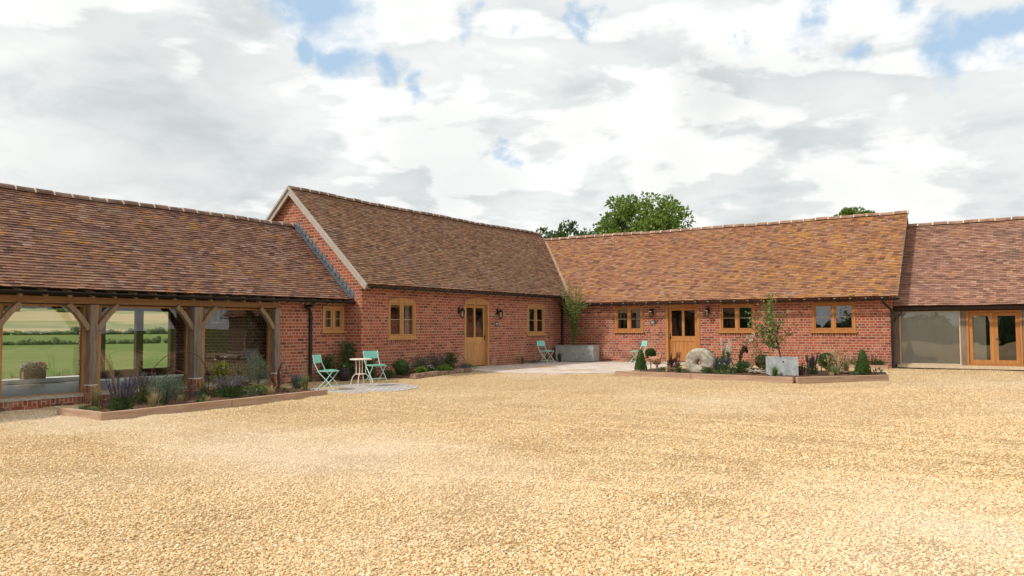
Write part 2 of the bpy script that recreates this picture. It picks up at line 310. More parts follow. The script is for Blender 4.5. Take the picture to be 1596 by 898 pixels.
# land
m, nt, b = new_mat('meadow', .95, .05); MT['meadow'] = m
p = posn(nt); n1 = noise(nt, p, .05, 5); n2 = noise(nt, p, 1.3, 5, .65)
c = mix(nt, n1, (.075, .125, .024), (.12, .165, .04)); c = mix(nt, sstep(nt, n2, .4, .7, 0., .5), c, (.15, .165, .055)); c = mix(nt, sstep(nt, noise(nt, p, .25, 5, .7), .45, .65, 0., .45), c, (.17, .175, .07))
nt.links.new(c, b.inputs[0])
m, nt, b = new_mat('hill_fields', .95, .05); MT['hillf'] = m
p = posn(nt); n1 = noise(nt, p, .008, 3)
c = ramp(nt, n1, [(.35, (.30, .22, .10)), (.48, (.34, .26, .12)), (.56, (.15, .17, .05)), (.7, (.33, .25, .12))], 'LINEAR')
nt.links.new(c, b.inputs[0])

# ------------------------------------------------------------------ mesh helpers
class MB:
    def __init__(s, mp=None): s.v = []; s.f = []; s.m = []; s.mp = mp or (lambda p: p); s.mi = 0
    def add(s, vs, fs):
        o = len(s.v); s.v += [tuple(s.mp(tuple(q))) for q in vs]
        s.f += [tuple(i + o for i in f) for f in fs]; s.m += [s.mi] * len(fs); return s
    def box(s, x0, x1, y0, y1, z0, z1, taper=0):
        t = taper
        vs = [(x0, y0, z0), (x1, y0, z0), (x1, y1, z0), (x0, y1, z0), (x0 + t, y0 + t, z1), (x1 - t, y0 + t, z1), (x1 - t, y1 - t, z1), (x0 + t, y1 - t, z1)]
        return s.add(vs, [(0, 3, 2, 1), (4, 5, 6, 7), (0, 1, 5, 4), (1, 2, 6, 5), (2, 3, 7, 6), (3, 0, 4, 7)])
    def quad(s, a, b, c, d): return s.add([a, b, c, d], [(0, 1, 2, 3)])
    def poly(s, pts): return s.add(pts, [tuple(range(len(pts)))])
    def prism(s, pts, vec):                       # polygon (3-D points) pushed along vec
        n = len(pts); q = [tuple(a + b for a, b in zip(p, vec)) for p in pts]
        return s.add(list(pts) + q, [tuple(range(n)), tuple(range(2 * n - 1, n - 1, -1))] + [(i, (i + 1) % n, n + (i + 1) % n, n + i) for i in range(n)])
    def beam(s, a, b, w, h, up=(0, 0, 1)):        # rectangular bar from a to b
        a, b = Vector(a), Vector(b); d = (b - a).normalized(); x = d.cross(Vector(up))
        if x.length < 1e-4: x = d.cross(Vector((1, 0, 0)))
        x.normalize(); y = x.cross(d); x *= w / 2; y *= h / 2
        return s.add([a - x - y, a + x - y, a + x + y, a - x + y, b - x - y, b + x - y, b + x + y, b - x + y],
                     [(0, 3, 2, 1), (4, 5, 6, 7), (0, 1, 5, 4), (1, 2, 6, 5), (2, 3, 7, 6), (3, 0, 4, 7)])
    def tube(s, pts, r, n=6, cap=True):
        pts = [Vector(p) for p in pts]; rs = r if isinstance(r, (list, tuple)) else [r] * len(pts)
        vs = []; prev = None
        for i, p in enumerate(pts):
            d = (pts[min(i + 1, len(pts) - 1)] - pts[max(i - 1, 0)]).normalized()
            if prev is None: x = d.orthogonal().normalized()
            else:
                x = prev - d * prev.dot(d)
                x = x.normalized() if x.length > 1e-5 else d.orthogonal().normalized()
            prev = x; y = d.cross(x)
            for k in range(n): vs.append(p + (x * cos(2 * pi * k / n) + y * sin(2 * pi * k / n)) * rs[i])
        fs = [(i * n + k, i * n + (k + 1) % n, (i + 1) * n + (k + 1) % n, (i + 1) * n + k) for i in range(len(pts) - 1) for k in range(n)]
        if cap: fs += [tuple(range(n - 1, -1, -1)), tuple(range((len(pts) - 1) * n, len(pts) * n))]
        return s.add(vs, fs)
    def lathe(s, prof, n=24, c=(0, 0, 0), axis='z'):
        vs = []; m = len(prof)
        for k in range(n):
            a = 2 * pi * k / n
            for r, z in prof:
                vs.append({'z': (c[0] + r * cos(a), c[1] + r * sin(a), c[2] + z), 'y': (c[0] + r * cos(a), c[1] + z, c[2] + r * sin(a))}[axis])
        return s.add(vs, [(k * m + i, ((k + 1) % n) * m + i, ((k + 1) % n) * m + i + 1, k * m + i + 1) for k in range(n) for i in range(m - 1)])
    def ball(s, c, r, n=12, m=8, jit=0, rnd=R):
        if not isinstance(r, (tuple, list)): r = (r, r, r)
        vs = []
        for i in range(m + 1):
            for k in range(n):
                t = pi * i / m; a = 2 * pi * k / n; j = 1 + rnd.uniform(-jit, jit)
                vs.append((c[0] + r[0] * sin(t) * cos(a) * j, c[1] + r[1] * sin(t) * sin(a) * j, c[2] + r[2] * cos(t) * j))
        return s.add(vs, [(i * n + k, i * n + (k + 1) % n, (i + 1) * n + (k + 1) % n, (i + 1) * n + k) for i in range(m) for k in range(n)])
    # foliage
    def leaf(s, c, d, ln, wd, rnd=R):
        d = Vector(d).normalized(); sd = d.cross(Vector((rnd.uniform(-1, 1), rnd.uniform(-1, 1), rnd.uniform(-1, 1))))
        if sd.length < 1e-3: sd = d.orthogonal()
        sd.normalize(); n = sd.cross(d); c = Vector(c)
        a = c; b = c + d * ln * .5 + sd * wd * .5 + n * wd * .12; e = c + d * ln; f = c + d * ln * .5 - sd * wd * .5 + n * wd * .12
        return s.add([a, b, e, f], [(0, 1, 2, 3)])
    def cloud(s, c, r, n, ln, wd, shell=.5, up=.2, flat=1e9, rnd=R):   # leaves through an ellipsoid, denser near its skin
        if not isinstance(r, (tuple, list)): r = (r, r, r)
        for _ in range(n):
            d = Vector((rnd.gauss(0, 1), rnd.gauss(0, 1), rnd.gauss(0, 1))).normalized()
            q = shell + (1 - shell) * rnd.random() ** .6
            p = (c[0] + d.x * r[0] * q, c[1] + d.y * r[1] * q, c[2] + d.z * r[2] * q)
            dd = d + Vector((rnd.uniform(-.8, .8), rnd.uniform(-.8, .8), rnd.uniform(-.8, .8) + up))
            s.leaf(p, dd, ln * rnd.uniform(.7, 1.3), wd * rnd.uniform(.7, 1.3), rnd)
        return s
    def blades(s, c, n, h, spread, wd, droop=.35, rnd=R):
        for _ in range(n):
            a = rnd.uniform(0, 2 * pi); t = rnd.random() ** .7 * spread; hh = h * rnd.uniform(.55, 1.1)
            b0 = Vector((c[0] + rnd.gauss(0, .02), c[1] + rnd.gauss(0, .02), c[2])); out = Vector((cos(a), sin(a), 0)); sd = Vector((-sin(a), cos(a), 0)) * wd / 2
            p1 = b0 + out * t * .35 + Vector((0, 0, hh * .55)); p2 = b0 + out * t + Vector((0, 0, hh * (1 - droop * t / max(spread, 1e-3) * .6)))
            s.add([b0 - sd, b0 + sd, p1 + sd * .8, p1 - sd * .8, p2], [(0, 1, 2, 3), (3, 2, 4)])
        return s
    def build(s, name, mat, parent=None, loc=(0, 0, 0), smooth=False, uvoff=(0, 0, 0)):
        me = bpy.data.meshes.new(name)
        L = loc
        me.from_pydata([(a[0] - L[0], a[1] - L[1], a[2] - L[2]) for a in s.v], [], s.f)
        mats = mat if isinstance(mat, (list, tuple)) else [mat]
        for q in mats: me.materials.append(q)
        if len(mats) > 1: me.polygons.foreach_set('material_index', s.m)
        if smooth: me.polygons.foreach_set('use_smooth', [True] * len(me.polygons))
        nL = len(me.loops)
        if nL:
            uv = me.uv_layers.new(name='UVMap')
            co = np.empty(len(me.vertices) * 3); me.vertices.foreach_get('co', co); co = co.reshape(-1, 3) + np.array(L) 
            nr = np.empty(len(me.polygons) * 3); me.polygons.foreach_get('normal', nr); nr = np.abs(nr.reshape(-1, 3))
            tot = np.empty(len(me.polygons), dtype=np.int32); me.polygons.foreach_get('loop_total', tot)
            vi = np.empty(nL, dtype=np.int32); me.loops.foreach_get('vertex_index', vi)
            ax = np.repeat(nr.argmax(1), tot); P = co[vi]
            U = np.where(ax == 0, P[:, 1], P[:, 0]); V = np.where(ax == 2, P[:, 1], P[:, 2])
            uv.data.foreach_set('uv', np.stack([U, V], 1).ravel())
        o = bpy.data.objects.new(name, me); COL.objects.link(o)
        if parent is not None: o.parent = parent
        else: o.location = L
        return o
def tag(o, label=None, cat=None, group=None, kind=None):
    for k, v in (('label', label), ('category', cat), ('group', group), ('kind', kind)):
        if v: o[k] = v
    return o
def thing(name, label, cat, loc=(0, 0, 0), rotz=0, group=None, scale=None):
    o = bpy.data.objects.new(name, None); COL.objects.link(o); o.location = loc; o.rotation_euler = (0, 0, rotz); o.empty_display_size = .2
    if scale: o.scale = (scale,) * 3
    return tag(o, label, cat, group)
def copy_tree(o, parent=None):
    c = o.copy(); COL.objects.link(c); c.parent = parent
    for ch in list(o.children): copy_tree(ch, c)
    return c
def gz(x, y): return -.06 - .014 * min(max(-y - 6, 0), 14)
from mathutils import noise as pn
RUTS = [(-18.6, .10, 2.2), (-20.1, .10, 2.2), (-14.2, -.12, 3.1), (-15.7, -.12, 3.1)]
def und(x, y):
    z = .016 * pn.fractal(Vector((x * .8, y * .8, 1.7)), .9, 2., 4)
    for c, k, ph in RUTS:
        d = (y - (c + k * (x - 6) + .25 * sin(x * .35 + ph))) / .17; z -= .016 * math.exp(-d * d) - .009 * math.exp(-(d - 2.1) ** 2) - .009 * math.exp(-(d + 2.1) ** 2)
    return z + .006 * sin(x * .9 + 1.3 * sin(y * .55)) + .010 * sin(y * 1.3 + .7 * x) + .006 * sin(2.9 * x - 1.7 * y)

# ------------------------------------------------------------------ land
def land():
    xs = np.concatenate([-np.geomspace(1400, 8, 60), np.linspace(-6, 40, 24), np.geomspace(46, 900, 24)])
    ys = np.concatenate([-np.geomspace(900, 50, 24), np.linspace(-46, 40, 30), np.geomspace(46, 1400, 46)])
    def h(x, y):
        s = -x * .884 + y * .467; t = min(max((s - 300) / 420, 0), 1); t = t * t * (3 - 2 * t)
        return -.55 + 22 * t * (1 + .18 * sin(x * .006 + y * .004))
    m = MB(); m.v = [(float(x), float(y), h(x, y)) for y in ys for x in xs]; n = len(xs)
    for j in range(len(ys) - 1):
        for i in range(n - 1):
            a = j * n + i; m.f.append((a, a + 1, a + n + 1, a + n))
            cx, cy = (xs[i] + xs[i + 1]) / 2, (ys[j] + ys[j + 1]) / 2
            m.m.append(1 if -cx * .884 + cy * .467 > 300 else 0)
    tag(m.build('field', [MT['meadow'], MT['hillf']]), kind='structure'); return h
hland = land()
def hedge(name, p0, p1, h, wd, label, cat, n, seed):
    r = random.Random(seed); p0, p1 = Vector(p0), Vector(p1); d = (p1 - p0); L = d.length
    m = MB(); k = int(L / (wd * .32))
    for i in range(k):
        q = p0 + d * (i + r.random()) / k; hh = h * r.uniform(.5, 1.0) * (1.9 if r.random() < .05 else 1) * (.8 + .3 * sin(i * .11) * sin(i * .037 + 1)); w2 = wd * r.uniform(.28, .5)
        m.ball((q.x + r.gauss(0, .2) * wd, q.y + r.gauss(0, .2) * wd, q.z + hh * .42), (w2, w2, hh * .56), 7, 5, .22, r)
        m.cloud((q.x, q.y, q.z + hh * .5), (w2 * 1.2, w2 * 1.2, hh * .62), n, h * .16, h * .11, .7, .3, rnd=r)
    o = m.build(name, MT['tree_d'], loc=tuple(p0)); tag(o, label, cat)
def fp(s, t):   # a point of the fields, s metres out beyond the barn and t metres across
    x, y = 15 - .884 * s - .467 * t, -26 + .467 * s - .884 * t
    return (x, y, hland(x, y))
hedge('hedge', fp(105, -40), fp(105, 40), .75, 1.0, 'low dark hedge across the green field seen through the barn glass', 'hedge', 14, 3)
hedge('hedge', fp(285, -85), fp(285, 85), 2.2, 4.2, 'tall bushy hedge at the far edge of the green field beyond the barn', 'hedge', 24, 4)
m = MB(); r = random.Random(9)
for i in range(90):
    q = fp(640 + r.uniform(-50, 50), r.uniform(-330, 330)); s_ = r.uniform(4, 7)
    m.ball((q[0], q[1], q[2] + s_ * .5), (s_, s_, s_ * .8), 8, 6, .2, r)
tag(m.build('far_woods', MT['tree_d'], loc=fp(690, 0)), kind='stuff')
m = MB(); r = random.Random(19)
for i in range(420):
    x, y = r.uniform(-12, -6.2), r.uniform(-22, -11); m.blades((x, y, -.56), 9, r.uniform(.25, .62), .22, .022, .5, r)
GRASSM = m

# gravel yard (one sheet) and loose stones
def dust(x, y):                       # compacted, dusty wheel runs and patches of the yard
    a = .5 + .62 * pn.fractal(Vector((x * .16 + 3.1, y * .16, 0)), 1., 2., 4)
    b = .5 + .6 * pn.fractal(Vector((x * .9, y * .9, 5.)), 1., 2., 3)
    tr = math.exp(-((y + 19.3 + .10 * (x - 4)) / 1.6) ** 2) * .45 * (1 if x < 9 else max(0, 1 - (x - 9) / 4))
    return min(max((a + tr - .50) * 2.0, 0), 1) * (.55 + .45 * min(max(b, 0), 1))
xs = np.arange(-.62, 40.01, .15); ys = np.arange(-48, .4, .15)
m = MB(); n = len(xs)
m.v = [(float(x), float(y), gz(x, y) + und(x, y)) for y in ys for x in xs]
for j in range(len(ys) - 1):
    for i in range(n - 1):
        m.f.append((j * n + i, j * n + i + 1, (j + 1) * n + i + 1, (j + 1) * n + i)); m.m.append(0)
# strip in front of the recessed barn wall end
o = m.build('gravel_yard', MT['gravel'], smooth=True); tag(o, kind='structure')
tn = o.data.attributes.new('thin', 'FLOAT', 'POINT'); tn.data.foreach_set('value', [min(max((pn.fractal(Vector((v[0] * .75 + 9, v[1] * .75, 3.)), .9, 2., 4) - .10) * 2.4, 0), 1) for v in m.v])
at_ = o.data.attributes.new('dust', 'FLOAT', 'POINT'); at_.data.foreach_set('value', [dust(v[0], v[1]) for v in m.v])
LBED = [(.95, -19.28), (2.42, -19.34), (2.66, -14.72), (1.9, -14.2), (-.55, -14.0), (-.55, -17.6)]
CIRC = (2.1, -13.05, 1.28)
SLAB = [(.4, -7.0), (1.6, -7.35), (2.7, -7.45), (4.1, -7.2), (5.3, -6.4), (5.3, -.02), (.02, -.02), (.02, -6.6)]
RBED = [(5.72, -7.12), (10.49, -7.44), (12.22, -5.82), (11.9, -3.2), (7.6, -2.7), (5.75, -4.2)]
MBED = [(.02, -10.6), (1.35, -10.35), (1.12, -7.5), (.02, -6.75)]
def inpoly(x, y, P):
    c = False; j = len(P) - 1
    for i in range(len(P)):
        if (P[i][1] > y) != (P[j][1] > y) and x < (P[j][0] - P[i][0]) * (y - P[i][1]) / (P[j][1] - P[i][1]) + P[i][0]: c = not c
        j = i
    return c
def grow(P, k):
    cx = sum(p[0] for p in P) / len(P); cy = sum(p[1] for p in P) / len(P)
    return [(p[0] + (k if p[0] > cx else -k), p[1] + (k if p[1] > cy else -k)) for p in P]
def loose_gravel():
    thin = lambda x, y: min(max((pn.fractal(Vector((x * .75 + 9, y * .75, 3.)), .9, 2., 4) - .10) * 2.4, 0), 1)
    rg = np.random.default_rng(5); pts = []; dl = []
    f2 = Vector((-.5505, .8348)); r2 = Vector((.8348, .5505))
    gl, gr = grow(LBED, .07), grow(RBED, .07)
    for d0, d1, dens in ((1.2, 5.5, 3000), (5.5, 8, 2100), (8, 12, 1150), (12, 17, 520), (17, 30, 150)):
        area = 1.05 * (d1 * d1 - d0 * d0); k = int(area * dens)
        d = np.sqrt(rg.uniform(d0 * d0, d1 * d1, k)); t = rg.uniform(-1.05, 1.05, k)
        X = 15.053 + f2.x * d + r2.x * d * t; Y = -26.368 + f2.y * d + r2.y * d * t
        for x, y in zip(X, Y):
            if x < -.5 or y > .1 or (x < .05 and y > -11): continue
            if y > -20 and (inpoly(x, y, gl) or inpoly(x, y, gr) or inpoly(x, y, SLAB) or inpoly(x, y, MBED) or (x - CIRC[0]) ** 2 + (y - CIRC[1]) ** 2 < (CIRC[2] - .06 + .08 * rg.random()) ** 2): continue
            du = dust(x, y)
            if rg.random() < max(du * .45, .50 * thin(x, y)): continue
            pts.append((float(x), float(y), gz(x, y) + und(x, y) + .003 - .004 * du)); dl.append(du)
    me = bpy.data.meshes.new('loose_gravel'); me.from_pydata(pts, [], []); me.attributes.new('dust', 'FLOAT', 'POINT').data.foreach_set('value', dl); me.materials.append(MT['pebble'])
    o = bpy.data.objects.new('loose_gravel', me); COL.objects.link(o); tag(o, kind='stuff')
    g = bpy.data.node_groups.new('scatter_stones', 'GeometryNodeTree')
    g.interface.new_socket('Geometry', in_out='INPUT', socket_type='NodeSocketGeometry'); g.interface.new_socket('Geometry', in_out='OUTPUT', socket_type='NodeSocketGeometry')
    gi = g.nodes.new('NodeGroupInput'); go = g.nodes.new('NodeGroupOutput')
    geos = []
    for sd, sc in ((1.3, (1, .72, .5)), (4.7, (.85, .8, .62)), (9.1, (1.1, .6, .45)), (13.7, (.9, .7, .7))):
        ico = nd(g, 'GeometryNodeMeshIcoSphere', {'Radius': .0100, 'Subdivisions': 2})
        ps = g.nodes.new('GeometryNodeInputPosition')
        off = nd(g, 'ShaderNodeVectorMath', {0: ps.outputs[0], 1: (sd, sd * .7, sd * .3)}, operation='ADD')
        nz = nd(g, 'ShaderNodeTexNoise', {'Vector': off.outputs[0], 'Scale': 75., 'Detail': 1.})
        sb = nd(g, 'ShaderNodeVectorMath', {0: nz.outputs[1], 1: (.5, .5, .5)}, operation='SUBTRACT')
        mu = nd(g, 'ShaderNodeVectorMath', {0: sb.outputs[0], 'Scale': .016}, operation='SCALE')
        sp = nd(g, 'GeometryNodeSetPosition', {0: ico.outputs[0], 'Offset': mu.outputs[0]})
        tr = nd(g, 'GeometryNodeTransform', {0: sp.outputs[0], 'Scale': sc})
        sm = nd(g, 'GeometryNodeSetMaterial', {0: tr.outputs[0], 'Material': MT['pebble']})
        geos.append(sm.outputs[0])
    gt = g.nodes.new('GeometryNodeGeometryToInstance')
    for q in reversed(geos): g.links.new(q, gt.inputs[0])
    mp = nd(g, 'GeometryNodeMeshToPoints', {0: gi.outputs[0]})
    rot = g.nodes.new('FunctionNodeRandomValue'); rot.data_type = 'FLOAT_VECTOR'; rot.inputs[0].default_value = (-.5, -.5, 0); rot.inputs[1].default_value = (.5, .5, 6.28)
    scl = g.nodes.new('FunctionNodeRandomValue'); scl.data_type = 'FLOAT'
    fl = [i for i in scl.inputs if i.type == 'VALUE']; fl[0].default_value = .5; fl[1].default_value = 1.6
    so_ = [i for i in scl.outputs if i.type == 'VALUE'][0]
    ip = nd(g, 'GeometryNodeInstanceOnPoints', {'Points': mp.outputs[0], 'Instance': gt.outputs[0], 'Pick Instance': True, 'Rotation': rot.outputs[0], 'Scale': so_})
    g.links.new(ip.outputs[0], go.inputs[0])
    md = o.modifiers.new('stones', 'NODES'); md.node_group = g
loose_gravel()

# paved areas
def sheet(name, pts, mat, th, kind='structure', z=None):
    m = MB(); zz = [(z if z is not None else gz(*p)) for p in pts]
    m.prism([(p[0], p[1], q - .12) for p, q in zip(pts, zz)], (0, 0, .12 + th)); o = m.build(name, mat)
    if kind: tag(o, kind=kind)
    return o
sheet('paved_terrace', SLAB, MT['paving'], .022)
rr = random.Random(2)
sheet('paved_circle', [(CIRC[0] + CIRC[2] * cos(a * pi / 14) * rr.uniform(.96, 1.03), CIRC[1] + CIRC[2] * sin(a * pi / 14) * rr.uniform(.96, 1.03)) for a in range(28)], MT['setts'], .014)
# soil of the beds, heaped
def soil(pts, top, name='soil'):
    cx = sum(p[0] for p in pts) / len(pts); cy = sum(p[1] for p in pts) / len(pts); r = random.Random(len(pts))
    m = MB()
    rings = [1., .97, .8, .55, .28]
    for k, q in enumerate(rings):
        for i, p in enumerate(pts):
            e = pts[(i + 1) % len(pts)]
            for t in (0, .25, .5, .75):
                x, y = p[0] + (e[0] - p[0]) * t, p[1] + (e[1] - p[1]) * t
                x, y = cx + (x - cx) * q, cy + (y - cy) * q
                m.v.append((x, y, gz(x, y) - .05 if k == 0 else gz(x, y) + top + r.uniform(-.02, .025)))
    n = len(pts) * 4; m.v.append((cx, cy, gz(cx, cy) + top))
    for k in range(len(rings) - 1):
        for i in range(n): m.f.append((k * n + i, k * n + (i + 1) % n, (k + 1) * n + (i + 1) % n, (k + 1) * n + i)); m.m.append(0)
    for i in range(n): m.f.append(((len(rings) - 1) * n + i, (len(rings) - 1) * n + (i + 1) % n, len(rings) * n)); m.m.append(0)
    # bark chips
    for _ in range(900):
        x, y = r.uniform(min(p[0] for p in pts), max(p[0] for p in pts)), r.uniform(min(p[1] for p in pts), max(p[1] for p in pts))
        if inpoly(x, y, pts): m.leaf((x, y, gz(x, y) + top + .012), (r.uniform(-1, 1), r.uniform(-1, 1), r.uniform(-.2, .4)), r.uniform(.03, .07), r.uniform(.02, .04), r)
    tag(m.build(name, MT['soil']), kind='structure')
soil(LBED, .045, 'soil'); soil(RBED, .05, 'soil'); soil(MBED, .06, 'soil')

# ------------------------------------------------------------------ building helpers
def FX(x0):  return lambda p: (x0 + p[2], p[0], p[1])       # wall facing +X: (along y, height, out)
def FY(y0):  return lambda p: (p[0], y0 - p[2], p[1])       # wall facing -Y: (along x, height, out)
def wall(mb, s0, s1, z0, z1, holes, th=.24, back=True):
    S = sorted({s0, s1, *[h[0] for h in holes], *[h[1] for h in holes]}); Z = sorted({z0, z1, *[h[2] for h in holes], *[h[3] for h in holes]})
    for i in range(len(S) - 1):
        for j in range(len(Z) - 1):
            a, b, c, d = S[i], S[i + 1], Z[j], Z[j + 1]
            if any(h[0] <= a and b <= h[1] and h[2] <= c and d <= h[3] for h in holes): continue
            mb.quad((a, c, 0), (b, c, 0), (b, d, 0), (a, d, 0))
            if back: mb.quad((a, c, -th), (b, c, -th), (b, d, -th), (a, d, -th))
    for a, b, c, d in holes:
        mb.quad((a, c, 0), (a, d, 0), (a, d, -th), (a, c, -th)); mb.quad((b, c, 0), (b, d, 0), (b, d, -th), (b, c, -th))
        mb.quad((a, d, 0), (b, d, 0), (b, d, -th), (a, d, -th)); mb.quad((a, c, 0), (b, c, 0), (b, c, -th), (a, c, -th))
    for a in (s0, s1): mb.quad((a, z0, 0), (a, z1, 0), (a, z1, -th), (a, z0, -th))
    mb.quad((s0, z1, 0), (s1, z1, 0), (s1, z1, -th), (s0, z1, -th))
def arc(s0, s1, z, rise, n=10):
    return [(s0 + (s1 - s0) * i / n, z + rise * (1 - (2 * i / n - 1) ** 2)) for i in range(n + 1)]
def window(bld, F, s0, s1, z0, z1, mat, arch=0., bars=True, curtain=(), blind=0., sill=True, d0=-.10, d1=.012, label=None, glass='glass'):
    """two-light casement; z1 is the springing of the head, arch its rise"""
    m = MB(F); fw = .062
    m.box(s0, s0 + fw, z0, z1, d0, d1); m.box(s1 - fw, s1, z0, z1, d0, d1)
    sm = (s0 + s1) / 2
    if arch:
        top = arc(s0, s1, z1, arch); m.prism([(s, z, d0) for s, z in top] + [(s1, z1 - .075, d0), (s0, z1 - .075, d0)], (0, 0, d1 - d0 + .006))
        hz = z1 - .075
    else: m.box(s0, s1, z1 - .08, z1 - .001, d0, d1 + .006); hz = z1 - .08
    m.box(s0 + fw, s1 - fw, z0, z0 + fw, d0, d1 - .004); m.box(sm - .03, sm + .03, z0 + fw, hz, d0, d1 - .004)
    wdw = m.build('window', mat, bld)
    if label: wdw['label'] = label
    for a, b in ((s0 + fw, sm - .03), (sm + .03, s1 - fw)):
        c = MB(F); cw = .042; g = .004; A, B, C, D = a + g, b - g, z0 + fw + g, hz - g; e0, e1 = d0 + .03, d1 - .018
        c.box(A, A + cw, C, D, e0, e1); c.box(B - cw, B, C, D, e0, e1); c.box(A + cw, B - cw, C, C + cw, e0, e1 - .002); c.box(A + cw, B - cw, D - cw, D, e0, e1 - .002)
        cs = c.build('casement', mat, wdw)
        g_ = MB(F); q = (e0 + e1) / 2; g_.quad((A + cw, C + cw, q), (B - cw, C + cw, q), (B - cw, D - cw, q), (A + cw, D - cw, q)); g_.build('pane', MT[glass], wdw)
        if bars:
            k = MB(F); zm = C + (D - C) * .5; k.box(A + cw, B - cw, zm - .007, zm + .007, q - .012, q + .014); k.build('glazing_bar', MT['pale_wood'], wdw)
    if sill:
        k = MB(F); k.box(s0 - .05, s1 + .05, z0 - .055, z0 - .001, d0, d1 + .05); k.build('sill', mat, wdw)
    for a, b in curtain:
        k = MB(F); n = 14; D_ = -.17
        for i in range(n):
            u0, u1 = a + (b - a) * i / n, a + (b - a) * (i + 1) / n
            k.quad((u0, z0, D_ + .018 * sin(i * 1.9)), (u1, z0, D_ + .018 * sin((i + 1) * 1.9)), (u1, hz, D_ + .018 * sin((i + 1) * 1.9)), (u0, hz, D_ + .018 * sin(i * 1.9)))
        k.build('curtain', MT['curtain'], wdw)
    if blind:
        k = MB(F); k.box(s0 + .05, s1 - .05, hz - blind, hz + .03, -.155, -.145); k.build('blind', MT['curtain'], wdw)
    return wdw
def door(bld, F, s0, s1, z0, z1, mat, arch=0., leaf_out=-.06, hinge=1):
    fw = .095; d0, d1 = -.14, .012
    m = MB(F); m.box(s0, s0 + fw, z0, z1, d0, d1); m.box(s1 - fw, s1, z0, z1, d0, d1)
    if arch:
        top = arc(s0, s1, z1, arch); m.prism([(s, z, d0) for s, z in top] + [(s1, z1 - .10, d0), (s0, z1 - .10, d0)], (0, 0, d1 - d0 + .006)); hz = z1 - .10
    else: m.box(s0, s1, z1 - .10, z1 - .001, d0, d1 + .006); hz = z1 - .10
    m.build('door_frame', mat, bld)
    A, B, C, D = s0 + fw + .004, s1 - fw - .004, z0 + .02, hz - .004; q1 = leaf_out; q0 = q1 - .05
    m = MB(F); st = .10; mid = C + (D - C) * .42; ce = (A + B) / 2
    m.box(A, A + st, C, D, q0, q1); m.box(B - st, B, C, D, q0, q1); m.box(A + st, B - st, D - st, D, q0, q1 - .001); m.box(A + st, B - st, C, C + .19, q0, q1 - .001)
    m.box(A + st, B - st, mid - .09, mid + .09, q0, q1 - .001); m.box(ce - .045, ce + .045, mid + .09, D - st, q0, q1 - .001)
    n = 6; w_ = (B - A - 2 * st) / n
    for i in range(n): m.box(A + st + i * w_ + .003, A + st + (i + 1) * w_ - .003, C + .19, mid - .09, q0 + .01, q1 - .014)
    m.box(A + st, B - st, C + .19, mid - .09, q0 + .004, q0 + .012)
    lf = m.build('door', mat, bld)
    for a, b in ((A + st, ce - .045), (ce + .045, B - st)):
        k = MB(F); q = (q0 + q1) / 2; k.quad((a, mid + .09, q), (b, mid + .09, q), (b, D - st, q), (a, D - st, q)); k.build('pane', MT['glass'], lf)
    k = MB(F); hs = A + .05 if hinge > 0 else B - .05
    k.box(hs - .018, hs + .018, mid - .02, mid + .16, q1, q1 + .008); k.tube([(hs, mid + .09, q1), (hs, mid + .09, q1 + .05), (hs + .1 * hinge, mid + .09, q1 + .05)], .009); k.build('handle', MT['black'], lf)
    m = MB(F); m.box(s0 - .06, s1 + .06, -.2, z0 - .002, -.14, .20); m.build('doorstep', MT['stone'], bld)
    return lf

def roof_tiles(rnd, P, slen, trange, mb, gauge=.083, tw=.168, s_from=0., step=.030):
    """individual plain tiles: P(t, s, n) -> xyz; trange(s) -> extent of the course"""
    k = 0; s = s_from
    while s < slen - .02:
        t0, t1 = trange(s + gauge * .5); t = t0 - (tw * .5 if k % 2 else 0) ; rowj = rnd.uniform(-.004, .004)
        up = min(s + gauge * 1.3, slen)
        while t < t1:
            a, b = max(t + .0015, t0), min(t + tw - .0015 + rnd.uniform(-.001, .001), t1); t += tw
            if b - a < .012: continue
            lo = s + rowj + rnd.uniform(-.005, .005); n0 = step + rnd.uniform(-.004, .006); n1 = .008 + rnd.uniform(-.002, .003); tl = rnd.uniform(-.003, .003); th = .016
            vs = [P(a, lo, n0 + tl), P(b, lo, n0 - tl), P(b, up, n1 - tl), P(a, up, n1 + tl), P(a, lo, n0 + tl - th), P(b, lo, n0 - tl - th), P(b, up, n1 - tl - th), P(a, up, n1 + tl - th)]
            mb.add(vs, [(0, 1, 2, 3), (4, 5, 1, 0), (4, 0, 3, 7), (1, 5, 6, 2)])
        s += gauge; k += 1
def ridge_run(parent, a, b, mat, rnd, seg=.36, r=.105, sag=lambda t: 0):
    a, b = Vector(a), Vector(b); d = b - a; L = d.length; u = d / L; sd = u.cross(Vector((0, 0, 1))).normalized(); n = int(L / seg)
    m = MB(); j = m
    for i in range(n):
        m.mi = 0
        p0 = a + u * (i * L / n + .012); p1 = a + u * ((i + 1) * L / n - .012); zj = rnd.uniform(-.012, .012)
        for q, mm, rr_ in (((p0, p1), m, r),):
            vs = []
            for p in q:
                for k in range(7):
                    an = pi * k / 6
                    vs.append(p + sd * cos(an) * rr_ * 1.15 + Vector((0, 0, sin(an) * rr_ - .045 + zj + sag((p - a).length / L))))
            mm.add(vs, [(k, k + 1, 7 + k + 1, 7 + k) for k in range(6)] + [tuple(range(6, -1, -1)), tuple(range(7, 14))])
        m.mi = 1; c0 = p1 - u * .006; c1 = p1 + u * .030; vs = []
        for p in (c0, c1):
            for k in range(7):
                an = pi * k / 6; vs.append(p + sd * cos(an) * (r + .006) * 1.15 + Vector((0, 0, sin(an) * (r + .007) - .045 + sag((p - a).length / L))))
        j.add(vs, [(k, k + 1, 7 + k + 1, 7 + k) for k in range(6)] + [tuple(range(6, -1, -1)), tuple(range(7, 14))])
    return m.build('ridge_tiles', [mat, MT['mortar']], parent)
